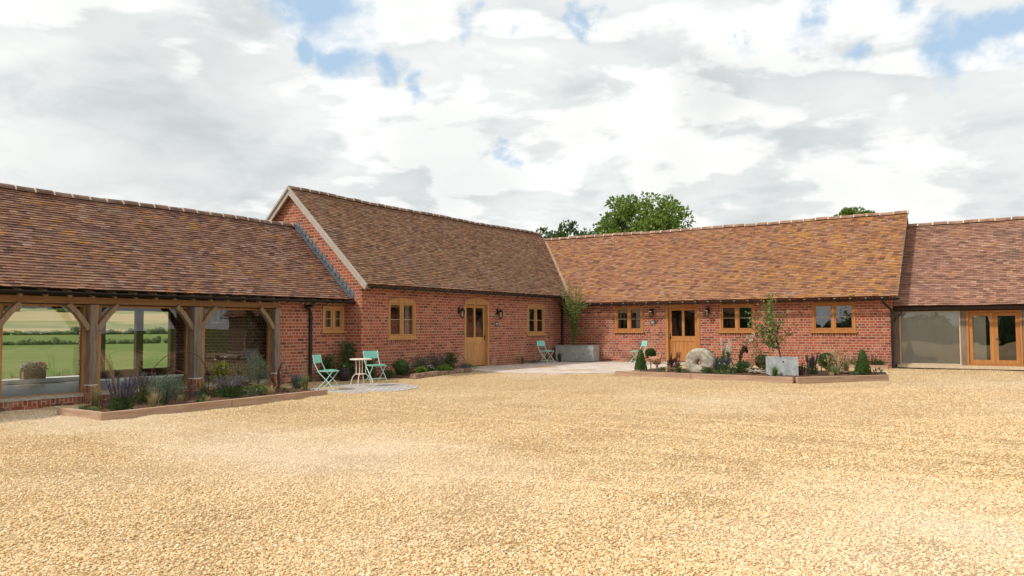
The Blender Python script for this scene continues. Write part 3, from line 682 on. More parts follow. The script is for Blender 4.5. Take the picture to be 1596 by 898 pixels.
def gutter(bld, a, b, r=.058):
    a, b = Vector(a), Vector(b); u = (b - a).normalized(); sd = u.cross(Vector((0, 0, 1))).normalized(); m = MB(); vs = []
    for p in (a, b):
        for k in range(9):
            an = pi + pi * k / 8; vs.append(p + sd * cos(an) * r + Vector((0, 0, sin(an) * r)))
        for k in range(9):
            an = 2 * pi - pi * k / 8; vs.append(p + sd * cos(an) * (r - .006) + Vector((0, 0, sin(an) * (r - .006) + .001)))
    m.add(vs, [(k, (k + 1) % 18, 18 + (k + 1) % 18, 18 + k) for k in range(18)] + [tuple(range(17, -1, -1)), tuple(range(18, 36))])
    L = (b - a).length
    for i in range(int(L / .9) + 1):
        p = a + u * min(.1 + i * .9, L - .02); m.tube([p + sd * cos(pi + pi * k / 8) * (r + .006) + Vector((0, 0, sin(pi + pi * k / 8) * (r + .006))) for k in range(9)], .008, 5)
    return m.build('gutter', MT['black'], bld)
def pipe(bld, pts, r=.036):
    m = MB(); m.tube(pts, r, 10)
    for p, q in zip(pts[:-1], pts[1:]):
        if abs(p[0] - q[0]) < .02 and abs(p[1] - q[1]) < .02 and abs(p[2] - q[2]) > .8:
            for t in (.06, .5, .94): c = Vector(p).lerp(Vector(q), t); m.lathe([(0, -.03), (r + .012, -.03), (r + .012, .03), (0, .03)], 10, tuple(c))
    return m.build('downpipe', MT['black'], bld, smooth=False)

tag(GRASSM.build('rough_grass', MT['grassb']), kind='stuff')
# ------------------------------------------------------------------ buildings
CT, ST = .7290, .6846
def rebase(root, base):
    T = Matrix.Translation(-Vector(base)); root.location = base
    def rec(o):
        for ch in o.children:
            if ch.type == 'MESH': ch.data.transform(T)
            rec(ch)
    rec(root)
def spandrels(m, s0, s1, z1, rise, th=.24):
    a = arc(s0, s1, z1, rise + .002); zt = z1 + rise + .004
    h = len(a) // 2
    m.prism([(s, z, 0) for s, z in a[:h + 1]] + [(s0, zt, 0)], (0, 0, -th)); m.prism([(s, z, 0) for s, z in a[h:]] + [(s1, zt, 0)], (0, 0, -th))
def header_strip(bld, F, s0, s1, z0, z1, out=.004):
    m = MB(F); m.box(s0, s1, z0, z1, -.05, out); return m.build('header_course', MT['brick_up'], bld)

# --- gabled cottage (middle)
A = thing('brick_cottage', 'tall gabled red brick cottage with pale bargeboards and an arched oak door', 'cottage')
F = FX(0.)
AW = [(-9.89, -8.72, .955, 2.02, .09), (-2.55, -1.36, .99, 2.02, .09)]; AD = (-6.32, -4.95, -.02, 2.09, .13)
m = MB(F)
holes = [(a, b, c, d + r_ + .004) for a, b, c, d, r_ in AW] + [(AD[0], AD[1], AD[2], AD[3] + AD[4] + .004)]
wall(m, -10.95, .02, -.35, 2.60, holes)
for a, b, c, d, r_ in AW + [AD]: spandrels(m, a, b, d, r_)
m.mp = lambda p: p
pol = [(.0, -.35), (.0, 2.585), (-2.8, 5.20), (-5.6, 2.585), (-5.6, -.35)]
m.poly([(x, -10.952, z) for x, z in pol]); m.poly([(x, -10.70, z) for x, z in pol])
m.quad((-5.6, -10.95, -.35), (-5.6, 5.9, -.35), (-5.6, 5.9, 2.6), (-5.6, -10.95, 2.6)); m.poly([(x, 5.85, z) for x, z in pol])
m.build('wall', MT['brick'], A)
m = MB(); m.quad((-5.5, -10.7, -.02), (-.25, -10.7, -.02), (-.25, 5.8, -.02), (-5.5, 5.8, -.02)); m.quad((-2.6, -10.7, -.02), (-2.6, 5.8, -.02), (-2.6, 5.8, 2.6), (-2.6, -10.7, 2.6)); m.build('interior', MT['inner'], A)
window(A, F, *AW[0][:4], MT['oak'], arch=.09, curtain=[(-9.0, -8.8)], label='tall two-light oak window with arched head nearest the gable')
window(A, F, *AW[1][:4], MT['oak'], arch=.09, curtain=[(-2.48, -2.12), (-1.84, -1.6)], label='two-light oak window with cream curtains beside the corner')
door(A, F, *AD[:4], MT['oak'], arch=.13, leaf_out=-.09, hinge=-1)
for a, b, c, d, r_ in AW: header_strip(A, F, a - .06, b + .06, c - .155, c - .06)
# roof
def sagA(y): return -.045 * sin(pi * min(max((y + 11.1) / 14, 0), 1)) + .012 * sin(y * 1.1)
def PA(t, s, n): return (.3 - s * CT + n * ST, t, 2.42 + s * ST + n * CT + sagA(t) * (s / 4.25))
def rA(s): return (-11.1, min(s * CT + .03, 2.82 + max(0, (s - 3.84)) * .45))
m = MB(); roof_tiles(random.Random(1), PA, 4.255, rA, m)
rf = m.build('roof', MT['tile_m'], A)
m = MB(); N_ = 14
for i in range(N_):
    y0, y1 = -11.08 + 14.1 * i / N_, -11.08 + 14.1 * (i + 1) / N_
    for s0, s1 in ((.02, 2.1), (2.1, 4.2)):
        q = [PA(y0, s0, -.012), PA(y1, s0, -.012), PA(y1, s1, -.012), PA(y0, s1, -.012)]
        if y0 < 0 or s0 > 2: m.poly(q)
m.quad((-2.8, -11.08, 5.31), (-2.8, 3.0, 5.31), (-5.9, 5.9, 2.4), (-5.9, -11.08, 2.4)); m.poly([(-2.8, 3.0, 5.31), (.2, 5.9, 2.42), (-5.9, 5.9, 2.42)]); m.poly([(-2.8, 3.0, 5.31), (-2.5, 2.8, 5.03), (.2, 5.9, 2.42)])
m.build('roof_deck', MT['tile_m'], rf)
ridge_run(rf, (-2.8, -11.1, 5.345), (-2.8, 3.02, 5.345), MT['ridge'], random.Random(3), sag=lambda t: sagA(-11.1 + 14.1 * t))
m = MB()      # bargeboards on the gable
for sg in (1, -1):
    d = Vector((-sg * CT, 0, ST)); n = Vector((sg * ST, 0, CT))
    p0 = Vector((-2.8 + sg * 3.14, 0, 2.42 + .0 - .03)); p1 = Vector((-2.8, 0, 5.33 + .0))
    k = MB(); a, b = p0 - n * .15, p1 - Vector((0, 0, .205)); c_, d_ = p1 - Vector((0, 0, .0)), p0 - n * .0
    k.prism([(a.x, -11.10, a.z), (b.x, -11.10, b.z), (c_.x, -11.10, c_.z), (d_.x, -11.10, d_.z)], (0, .035, 0)); k.build('bargeboard', MT['barge'], A)
    k = MB(); a, b = p0 - n * .025, p1 - Vector((0, 0, .035)); c_, d_ = p1 + Vector((0, 0, .05)), p0 + n * .035
    k.prism([(a.x, -11.135, a.z), (b.x, -11.135, b.z), (c_.x, -11.135, c_.z), (d_.x, -11.135, d_.z)], (0, .033, 0)); k.build('verge_strip', MT['barge'], A)
    k = MB(); a, b = p0 - n * .10, p1 - Vector((0, 0, .14)); c_, d_ = p1 - Vector((0, 0, .11)), p0 - n * .075
    k.prism([(a.x, -11.064, a.z), (b.x, -11.064, b.z), (c_.x, -11.064, c_.z), (d_.x, -11.064, d_.z)], (0, .11, 0)); k.build('soffit_board', MT['oak'], A)
gutter(A, (.365, -11.02, 2.375), (.365, -.36, 2.375))
for i in range(24):
    y = -10.8 + i * .455
    if y > -.4: break
    k = MB(); k.beam((-.02, y, 2.60), (.30, y, 2.30), .05, .09); k.build('rafter_foot', MT['brace'], A)
pipe(A, [(.33, -.42, 2.34), (.33, -.42, 2.20), (.06, -.12, 1.98), (.06, -.12, -.05)], .04)
rebase(A, (0, -10.95, -.1))

# --- long range (right of the corner)
B = thing('brick_range', 'long low brick range with orange lichened roof and three wide oak casements', 'cottage')
F = FY(0.)
BW = [(2.26, 3.37, 1.075, 2.0), (6.22, 7.42, 1.075, 2.0), (9.25, 10.55, 1.075, 2.0)]; BD = (4.24, 5.50, .0, 2.02)
m = MB(F); wall(m, 0., 11.6, -.35, 2.36, BW + [BD])
m.mp = lambda p: p
polr = [(0., -.35), (0., 2.33), (2.8, 4.95), (5.6, 2.33), (5.6, -.35)]
m.poly([(11.602, y, z) for y, z in polr]); m.poly([(11.35, y, z) for y, z in polr]); m.poly([(-2.55, y, z) for y, z in polr]); m.quad((-2.5, 5.6, -.35), (11.6, 5.6, -.35), (11.6, 5.6, 2.36), (-2.5, 5.6, 2.36))
m.build('wall', MT['brick_r'], B)
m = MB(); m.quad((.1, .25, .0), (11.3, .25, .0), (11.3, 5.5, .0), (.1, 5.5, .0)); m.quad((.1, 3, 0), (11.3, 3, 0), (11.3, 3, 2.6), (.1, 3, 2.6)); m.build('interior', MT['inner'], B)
window(B, F, *BW[0], MT['oak_r'], blind=.16, curtain=[(3.02, 3.25)], label='oak casement with lowered white blinds between the door and corner')
window(B, F, *BW[1], MT['oak_r'], label='oak casement with dark panes just right of the door')
window(B, F, *BW[2], MT['oak_r'], label='wide oak casement reflecting the sky near the downpipe')
door(B, F, *BD, MT['oak_r'], leaf_out=-.07)
for a, b, c, d in BW: header_strip(B, F, a - .08, b + .08, c - .165, c - .06)
def sagB(x): return -.035 * sin(pi * min(max((x + 2.6) / 14.4, 0), 1)) + .010 * sin(x * 1.4 + 1)
def PB(t, s, n): return (t, -.3 + s * CT - n * ST, 2.14 + s * ST + n * CT + sagB(t) * (s / 4.25))
def rB(s): return ((.015 if s < .40 else .598 - s * CT - .03), 11.8)
m = MB(); roof_tiles(random.Random(4), PB, 4.255, rB, m)
rf = m.build('roof', MT['tile_r'], B)
m = MB()
for i in range(14):
    x0, x1 = -2.5 + 14.28 * i / 14, -2.5 + 14.28 * (i + 1) / 14
    for s0, s1 in ((.02, 2.1), (2.1, 4.2)):
        if x1 < .3 and s0 < 2: continue
        xs0 = max(x0, .02) if s0 < 2 else x0
        m.poly([PB(xs0, s0, -.012), PB(x1, s0, -.012), PB(x1, s1, -.012), PB(xs0, s1, -.012)])
m.quad((-2.5, 2.8, 5.03), (11.78, 2.8, 5.03), (11.78, 5.9, 2.12), (-2.5, 5.9, 2.12)); m.build('roof_deck', MT['tile_r'], rf)
ridge_run(rf, (-2.48, 2.8, 5.065), (11.8, 2.8, 5.065), MT['ridge_r'], random.Random(5), seg=.42, sag=lambda t: sagB(-2.5 + 14.3 * t))
# pale valley tiles where the two roofs meet
m = MB(); rv = random.Random(8); s = .42
while s < 4.1:
    x = .598 - s * CT; w_ = .13 + .05 * rv.random()
    lo = s - .02; hi = s + .10
    a = PB(.598 - lo * CT - .02, lo, .052); b = PB(.598 - lo * CT + w_, lo - .03, .040); c_ = PB(.598 - hi * CT + w_, hi - .03, .03); d_ = PB(.598 - hi * CT - .02, hi, .036)
    m.add([a, b, c_, d_, (a[0], a[1], a[2] - .02), (b[0], b[1], b[2] - .02)], [(0, 1, 2, 3), (4, 5, 1, 0)]); s += .098
m.build('valley_tiles', MT['valley'], rf)
m = MB()
for s0, s1 in ((0, 4.25),):      # verge edge
    p = [PB(11.77, s0, -.05), PB(11.77, s1, -.05), PB(11.77, s1, .012), PB(11.77, s0, .012)]; m.prism(p, (.035, 0, 0))
m.build('verge_strip', MT['barge'], rf)
gutter(B, (.10, -.365, 2.085), (11.86, -.365, 2.085))
for i in range(26):
    x = .45 + i * .455
    if x > 11.6: break
    k = MB(); k.beam((x, .02, 2.34), (x, -.30, 2.04), .05, .09); k.build('rafter_foot', MT['brace'], B)
pipe(B, [(11.38, -.36, 2.05), (11.40, -.34, 1.96), (11.60, -.10, 1.72), (11.60, -.08, -.1)], .042)
rebase(B, (0, 0, -.1))

# --- end range with glazing (far right)
E_ = thing('glazed_end_range', 'low end range with oak french doors and beige blinds behind its glass', 'cottage')
F = FY(.4)
def PE(t, s, n): return (t, .1 + s * CT - n * ST, 1.83 + s * ST + n * CT + .008 * sin(t * 1.7))
m = MB(); roof_tiles(random.Random(6), PE, 4.075, lambda s: (11.63, 19.6), m); rf = m.build('roof', MT['tile_r2'], E_)
m = MB(); m.poly([PE(11.63, .02, -.012), PE(19.6, .02, -.012), PE(19.6, 4.03, -.012), PE(11.63, 4.03, -.012)]); m.quad((11.63, 3.07, 4.60), (19.6, 3.07, 4.60), (19.6, 6, 1.83), (11.63, 6, 1.83)); m.build('roof_deck', MT['tile_r2'], rf)
ridge_run(rf, (11.63, 3.07, 4.635), (19.6, 3.07, 4.635), MT['ridge_r'], random.Random(7), seg=.42)
gutter(E_, (11.63, .045, 1.775), (19.6, .045, 1.775))
m = MB(F)
m.box(18.0, 19.5, -.3, 1.72, -.2, 0)
m.mp = lambda p: p; m.quad((11.62, 5.6, -.3), (19.5, 5.6, -.3), (19.5, 5.6, 1.9), (11.62, 5.6, 1.9)); m.quad((19.5, .4, -.3), (19.5, 5.6, -.3), (19.5, 5.6, 1.9), (19.5, .4, 1.9))
m.build('wall', MT['old_oak'], E_)
for a, b in ((11.61, 11.735), (13.385, 13.525), (14.93, 15.4)):
    m = MB(F); m.box(a, b, .06, 1.68, -.16, .004); m.build('post', MT['old_oak'], E_)
m = MB(F); m.box(11.61, 19.5, 1.68, 1.86, -.18, -.004); m.build('head_beam', MT['dark_oak'], E_)
m = MB(F); m.box(11.66, 19.5, -.035, .058, -.2, .10); m.build('sill', MT['pale_wood'], E_)
m = MB(F); m.box(11.62, 19.4, -.3, -.037, -.2, .03); m.build('plinth', MT['edge'], E_)
for a, b, tl in ((11.74, 13.38, 1), (15.42, 17.98, 1)):
    m = MB(F); m.box(a, a + .035, .06, 1.678, -.09, .008); m.box(b - .035, b, .06, 1.678, -.09, .008); m.box(a + .035, b - .035, .06, .10, -.09, .006); m.box(a + .035, b - .035, 1.65, 1.678, -.09, .004)
    fr = m.build('glazing_frame', MT['pale_wood'], E_)
    m = MB(F); m.quad((a + .035, .10, -.04), (b - .035, .10, -.04), (b - .035, 1.65, -.04), (a + .035, 1.65, -.04)); m.build('pane', MT['glass_l'], fr)
    m = MB(F); m.quad((a + .02, .09, -.10), (b - .02, .09, -.10), (b - .02, 1.67, -.10), (a + .02, 1.67, -.10)); m.build('blind', MT['blind'], fr)
m = MB(F); m.box(13.53, 13.585, .06, 1.678, -.12, .012); m.box(14.865, 14.92, .06, 1.678, -.12, .012); m.box(13.585, 14.865, 1.62, 1.678, -.12, .012); m.box(13.585, 14.865, .06, .10, -.12, .012)
m.build('door_frame', MT['oak_r'], E_)
for a, b, bl in ((13.59, 14.223, 1), (14.227, 14.86, 0)):
    m = MB(F); w_ = .10; m.box(a, a + w_, .105, 1.615, -.09, -.02); m.box(b - w_, b, .105, 1.615, -.09, -.02); m.box(a + w_, b - w_, .105, .23, -.09, -.022); m.box(a + w_, b - w_, 1.52, 1.615, -.09, -.022)
    dd = m.build('french_door', MT['oak_r'], E_)
    m = MB(F); m.quad((a + w_, .23, -.05), (b - w_, .23, -.05), (b - w_, 1.52, -.05), (a + w_, 1.52, -.05)); m.build('pane', MT['glass'], dd)
    if bl: m = MB(F); m.quad((a + w_ - .02, .2, -.11), (b - w_ - .10, .2, -.11), (b - w_ - .10, 1.56, -.11), (a + w_ - .02, 1.56, -.11)); m.build('blind', MT['blind'], dd)
    else: m = MB(F); m.tube([(a + .05, .85, -.02), (a + .05, .85, .03), (a + .14, .85, .03)], .01); m.build('handle', MT['black'], dd)
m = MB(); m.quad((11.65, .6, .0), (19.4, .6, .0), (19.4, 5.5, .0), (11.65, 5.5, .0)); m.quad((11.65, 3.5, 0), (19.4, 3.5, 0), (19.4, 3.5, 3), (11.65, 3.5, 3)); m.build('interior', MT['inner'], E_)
pipe(E_, [(11.86, .05, 1.72), (11.84, .06, 1.62), (11.70, .02, 1.46), (11.66, -.03, 1.40)], .036)
rebase(E_, (11.62, .4, -.1))

# --- glazed barn (left)
D = thing('glazed_barn', 'low tiled barn with old oak posts and big glass bays showing fields', 'barn')
F = FX(-.6)
DWin = (-11.80, -11.03, 1.17, 1.84)
m = MB(F); wall(m, -13.30, -10.95, -.35, 1.99, [DWin]); m.build('wall', MT['brick'], D); m = MB()
# cross wall at the end of the glazed room, with a small window
g = MB(FY(-13.3)); wall(g, -4.9, -.84, -.1, 1.95, [(-3.23, -2.68, 1.38, 1.84)], .12); m.add(g.v, g.f)
m.poly([(-.84, -13.3, 1.95), (-4.9, -13.3, 1.95), (-2.65, -13.3, 4.0)])
# rear wall with two openings
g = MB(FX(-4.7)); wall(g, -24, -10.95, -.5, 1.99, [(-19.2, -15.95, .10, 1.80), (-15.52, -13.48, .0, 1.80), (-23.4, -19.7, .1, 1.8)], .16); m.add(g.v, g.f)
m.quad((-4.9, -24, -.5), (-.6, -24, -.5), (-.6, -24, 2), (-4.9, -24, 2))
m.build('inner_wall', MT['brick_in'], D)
window(D, F, *DWin, MT['oak'], bars=True, curtain=[(-11.74, -11.45), (-11.38, -11.1)], d1=.02, label='small low oak window tucked under the eaves beside the black downpipe')
fw_ = MB(FY(-13.3)); fw_.box(-3.23, -3.19, 1.38, 1.84, -.05, .015); fw_.box(-2.72, -2.68, 1.38, 1.84, -.05, .015); fw_.box(-3.19, -2.72, 1.38, 1.43, -.05, .014); fw_.box(-3.19, -2.72, 1.79, 1.84, -.05, .014); fw_.box(-2.98, -2.93, 1.43, 1.79, -.05, .014)
iw = fw_.build('window', MT['white'], D); iw['label'] = 'small white framed window in the inner cross wall'
k = MB(FY(-13.3)); k.quad((-3.19, 1.43, -.03), (-2.72, 1.43, -.03), (-2.72, 1.79, -.03), (-3.19, 1.79, -.03)); k.build('pane', MT['glass'], iw)
def sagD(y): return .010 * sin(y * 1.2) - .02 * sin(pi * (y + 24) / 13)
def PD(t, s, n): return (-.3 - s * CT + n * ST, t, 2.01 + s * ST + n * CT + sagD(t) * (s / 3.2))
m = MB(); roof_tiles(random.Random(2), PD, 3.225, lambda s: (-23.6, -10.96), m, step=.038); rf = m.build('roof', MT['tile_l'], D)
m = MB()
for i in range(12):
    y0, y1 = -23.6 + 12.62 * i / 12, -23.6 + 12.62 * (i + 1) / 12; m.poly([PD(y0, .02, -.014), PD(y1, .02, -.014), PD(y1, 3.2, -.014), PD(y0, 3.2, -.014)])
m.quad((-2.65, -23.6, 4.19), (-2.65, -10.97, 4.19), (-5.05, -10.97, 1.95), (-5.05, -23.6, 1.95)); m.build('roof_deck', MT['dark_oak'], rf)
ridge_run(rf, (-2.65, -23.6, 4.235), (-2.65, -11.14, 4.235), MT['ridge'], random.Random(9), seg=.38, sag=lambda t: sagD(-23.6 + 12.4 * t))
# stepped lead flashing against the gable
m = MB(); n = 17
for i in range(n):
    s0, s1 = i * 3.2 / n, (i + 1) * 3.2 / n + .05
    p0, p1 = PD(-10.96, s0, .03), PD(-10.96, s1, .03); hh = .13
    m.add([(p0[0], -10.962, p0[2]), (p1[0], -10.962, p1[2]), (p1[0], -10.962, p1[2] + .05), (p1[0] + .02, -10.962, p1[2] + .06), (p0[0], -10.962, p1[2] + .06)], [(0, 1, 2, 3, 4)])
    a, b = PD(-11.13, s0, .052 + .004 * (i % 2)), PD(-11.13, s1, .050); c_, d_ = PD(-10.965, s1, .054), PD(-10.965, s0, .056 + .004 * (i % 2)); m.quad(a, b, c_, d_)
m.build('flashing', MT['lead'], rf)
gutter(D, (-.235, -23.6, 1.965), (-.235, -10.97, 1.965), .062)
pipe(D, [(-.24, -12.45, 1.93), (-.26, -12.45, 1.82), (-.5, -12.47, 1.80), (-.54, -12.3, 1.74), (-.54, -12.25, 1.6), (-.54, -12.25, -.2)], .042)
m = MB(); m.box(-.70, -.53, -23.6, -13.3, 1.75, 1.88); m.build('plate_beam', MT['oak_h'], D)
for i in range(29):
    y = -23.4 + i * .445; k = MB(); k.beam((-.75, y, 2.16), (-.30, y, 1.90), .06, .10); k.build('rafter_foot', MT['brace'], D)
POSTS = [-22.1, -19.83, -17.97, -15.65, -13.42]
rp = random.Random(12)
for i, y in enumerate(POSTS):
    w_ = .076 if i != 3 else .10; k = MB(); n = 9; vs = []
    pts = [(-.50 + rp.uniform(-.008, .008), y + rp.uniform(-.010, .010), .15 + 1.58 * j / n) for j in range(n + 1)]
    for j in range(n):
        a, b = pts[j], pts[j + 1]; w0, w1 = w_ * (1 + .06 * sin(j * 2.1 + i)), w_ * (1 + .06 * sin((j + 1) * 2.1 + i))
        k.add([(a[0] - w0, a[1] - w0, a[2]), (a[0] + w0, a[1] - w0, a[2]), (a[0] + w0, a[1] + w0, a[2]), (a[0] - w0, a[1] + w0, a[2]), (b[0] - w1, b[1] - w1, b[2]), (b[0] + w1, b[1] - w1, b[2]), (b[0] + w1, b[1] + w1, b[2]), (b[0] - w1, b[1] + w1, b[2])], [(0, 1, 5, 4), (1, 2, 6, 5), (2, 3, 7, 6), (3, 0, 4, 7)])
    k.box(-.50 - w_, -.50 + w_, y - w_, y + w_, .149, .15); k.build('post', MT['old_oak'], D)
    k = MB(); k.box(-.50 - w_ - .03, -.50 + w_ + .03, y - w_ - .03, y + w_ + .03, -.35, .135, .012); k.mi = 1; k.box(-.50 - w_ - .014, -.50 + w_ + .014, y - w_ - .014, y + w_ + .014, .135, .151); k.build('pad_stone', [MT['brick_up'], MT['white']], D)
    for sg in (-1, 1):
        if i == 4 and sg == 1: continue
        k = MB(); q = [(-.49, y + sg * .09, 1.24), (-.49, y + sg * .20, 1.40), (-.49, y + sg * .33, 1.57), (-.49, y + sg * .50, 1.73)]
        k.tube([Vector(p) + Vector((0, 0, .0)) for p in q], [.074, .070, .070, .074], 4)
        k.build('brace', MT['brace'], D)
    if i < 4:
        k = MB(); k.box(-4.7, -.70, y - .07, y + .07, 1.74, 1.90); k.build('tie_beam', MT['old_oak'], D)
m = MB(); m.box(-.86, -.62, -23.6, -13.3, -.35, -.085); m.build('plinth', MT['brick'], D)
header_strip(D, FX(-.615), -23.6, -13.32, -.19, -.085)
m = MB(); m.box(-.86, -.60, -23.6, -13.3, -.083, -.02); m.build('cill', MT['stone'], D)
for a, b in ((-21.9, -19.74), (-19.60, -17.93), (-17.77, -15.61), (-15.37, -13.34)):
    m = MB(FX(-.74)); w_ = .075; m.box(a, a + .085, -.018, 1.728, -.06, .05); m.box(b - .12, b, -.018, 1.728, -.06, .05); m.box(a + .085, b - .12, -.018, .0, -.05, .03); m.box(a + .085, b - .12, 1.69, 1.728, -.05, .03)
    fr = m.build('glazing_frame', MT['oak'], D)
    m = MB(FX(-.74)); m.quad((a + .05, .0, 0), (b - .10, .0, 0), (b - .10, 1.69, 0), (a + .05, 1.69, 0)); m.build('pane', MT['glass_l'], fr)
m = MB(FX(-4.66)); a, b = -15.52, -13.48
m.box(a, a + .13, .0, 1.8, -.1, .02); m.box(b - .10, b, 0, 1.8, -.1, .02); m.box(-14.56, -14.37, .19, 1.72, -.1, .02); m.box(a + .13, b - .10, 0, .19, -.1, .018); m.box(a + .13, b - .1, 1.72, 1.8, -.1, .018)
m.build('rear_frame', MT['dark_oak'], D)
m = MB(FX(-4.66)); m.box(-19.2, -15.95, 1.76, 1.8, -.1, .03); m.box(-17.95, -17.83, .10, 1.76, -.1, .03); m.build('rear_frame', MT['dark_oak'], D)
m = MB(FX(-4.5)); m.box(-19.2, -15.9, .0, .10, -.2, .30); m.build('rear_cill', MT['white'], D)
m = MB(); m.box(-4.69, -.86, -23.6, -13.31, -.12, -.01); m.build('floor_slab', MT['floor'], D)
rebase(D, (-.6, -13.3, -.25))

# ------------------------------------------------------------------ wall lanterns and name plates
def lantern(loc, rz, label):
    t = thing('wall_lantern', label, 'lantern', loc, rz, 'black wall lanterns beside the oak doors')   # faces -y
    m = MB(); m.box(-.045, .045, -.012, .0, -.02, .18); m.tube([(0, -.01, .12), (0, -.06, .17), (0, -.12, .17), (0, -.145, .13)], .010, 6); m.build('bracket', MT['black'], t)
    m = MB(); c = -.145
    for a in range(6):
        x0, y0 = .052 * cos(a * pi / 3), c + .052 * sin(a * pi / 3); x1, y1 = .078 * cos(a * pi / 3), c + .078 * sin(a * pi / 3)
        m.tube([(x0, y0, -.13), (x1, y1, .06)], .006, 4)
    m.lathe([(0, -.165), (.02, -.16), (.03, -.145), (.058, -.135), (.058, -.12), (0, -.12)], 6, (0, c, 0)); m.build('cage', MT['black'], t)
    m = MB(); m.lathe([(.105, .058), (.095, .075), (.06, .11), (.035, .135), (.012, .15), (.016, .165), (0, .18)], 6, (0, c, 0)); m.lathe([(0, .056), (.105, .058)], 6, (0, c, 0)); m.build('cap', MT['black'], t)
    m = MB(); m.lathe([(.048, -.12), (.072, .055)], 6, (0, c, 0)); m.build('glass', MT['lamp_glass'], t)
    m = MB(); m.lathe([(0, -.11), (.018, -.10), (.022, -.04), (.012, .0), (0, .01)], 8, (0, c, 0)); m.build('bulb', MT['white'], t)
lantern((.001, -6.62, 1.70), pi / 2, 'black lantern on the cottage wall left of the arched oak door')
lantern((.001, -4.46, 1.70), pi / 2, 'black lantern above the small plate right of the arched oak door')
lantern((3.75, -.001, 1.72), 0, 'black lantern above the small plate beside the window with lowered blinds')
lantern((5.83, -.001, 1.72), 0, 'black lantern between the long range door and its dark casement')
def plate(loc, rz, label):
    t = thing('name_plate', label, 'sign', loc, rz, 'small slate plates beside the doors')
    m = MB(); m.box(-.105, .105, -.014, -.001, -.065, .065, .004); m.build('plate', MT['slate'], t)
    m = MB()
    for k in range(4): m.box(-.06 + k * .032, -.04 + k * .032, -.0165, -.0135, .0, .028)
    m.box(-.055, .055, -.0165, -.0135, -.034, -.024); m.build('lettering', MT['white'], t)
plate((.001, -4.50, 1.36), pi / 2, 'small dark slate plate on the cottage wall under its right lantern')
plate((3.76, -.001, 1.40), 0, 'small dark slate plate on the long range under its left lantern')

# ------------------------------------------------------------------ timber and stone bed edgings
def sleeper(p0, p1, label, mat='sleeper', h=.135, w=.11):
    p0, p1 = Vector((*p0, gz(*p0))), Vector((*p1, gz(*p1))); d = p1 - p0; L = d.length
    m = MB(); m.box(0, L, -w / 2, w / 2, -.08, h)
    o = m.build('timber_sleeper', MT['sleeper']); o.location = p0; o.rotation_euler = (0, -math.asin(d.z / L), atan2(d.y, d.x))
    bv = o.modifiers.new('edge', 'BEVEL'); bv.width = .008; bv.segments = 2
    tag(o, label, 'sleeper', 'timber sleepers edging the beds')
sleeper((.95, -19.28), (2.36, -19.335), 'short sleeper closing the end of the lavender bed by the barn glass')
sleeper((2.42, -19.40), (2.545, -17.0), 'sleeper along the barn bed front, beside the tall purple salvia')
sleeper((2.546, -16.99), (2.665, -14.72), 'sleeper along the barn bed front, ending at the paved circle')
sleeper((5.72, -7.12), (7.9, -7.266), 'sleeper in front of the small topiary cone and metal hen')
sleeper((7.91, -7.268), (10.44, -7.437), 'sleeper in front of the white spires and bleached driftwood')
sleeper((10.51, -7.43), (12.22, -5.82), 'angled sleeper in front of the larger topiary cone')
sleeper((9.45, -.50), (11.52, -.50), 'low sleeper along the brick wall by the range downpipe', h=.11)
rs = random.Random(5)
for i in range(7):
    y = -10.45 + i * .42; x = 1.38 - i * .042; m = MB(); l = .40
    n = 5; hs = .13 + rs.uniform(-.02, .02)
    m.box(-.09, .09, 0, l, -.08, hs, .012); o = m.build('edging_stone', MT['edge']); o.location = (x, y, gz(x, y)); o.rotation_euler = (rs.uniform(-.02, .02), rs.uniform(-.04, .04), .1 + rs.uniform(-.05, .05))
    tag(o, 'weathered edging stone along the front of the cottage flower bed', 'edging stone', 'edging stones of the cottage flower bed')

# ------------------------------------------------------------------ bistro set
def bistro_chair(label, loc, rz):
    t = thing('bistro_chair', label, 'chair', loc, rz, 'turquoise folding bistro chairs')      # sitter faces +y
    m = MB(); n = 6; zs = .43
    for i in range(n):
        y0 = -.17 + i * .063; zc = zs + .012 * sin(i / 5 * pi) + (.0 if i < 5 else -.012)
        m.box(-.20, .20, y0, y0 + .055, zc - .007, zc + .007)
    m.build('seat', MT['turq'], t)
    m = MB(); k = 8
    for i in range(k):
        a0, a1 = -1 + 2 * i / k, -1 + 2 * (i + 1) / k
        f = lambda a, z: (a * .205, -.245 - .035 * (1 - a * a) - (z - .62) * .18, z)
        p = [f(a0, .60), f(a1, .60), f(a1, .785), f(a0, .785)]; m.prism(p, (0, -.010, 0))
    m.build('backrest', MT['turq'], t)
    for sx in (-1, 1):
        m = MB(); m.tube([(sx * .205, -.275, .79), (sx * .205, -.235, .60), (sx * .205, -.13, .40), (sx * .205, .10, .17), (sx * .205, .23, .012)], .011, 7); m.build('leg', MT['mint'], t)
        m = MB(); m.tube([(sx * .18, .19, .425), (sx * .18, .05, .24), (sx * .18, -.19, .012)], .011, 7); m.build('leg', MT['mint'], t)
        m = MB(); m.tube([(sx * .19, -.18, .418), (sx * .19, .20, .418)], .009, 6); m.build('seat_rail', MT['mint'], t)
    m = MB(); m.tube([(-.205, .16, .10), (.205, .16, .10)], .008, 6); m.build('stretcher', MT['mint'], t)
    m = MB(); m.tube([(-.18, -.13, .075), (.18, -.13, .075)], .008, 6); m.build('stretcher', MT['mint'], t)
    return t
def face(dx, dy): return atan2(-dx, dy)
c0 = bistro_chair('turquoise chair beside the barn bed, seen from its side facing the table', (1.72, -13.78, gz(0, -13.7) + .018), face(1, .45))
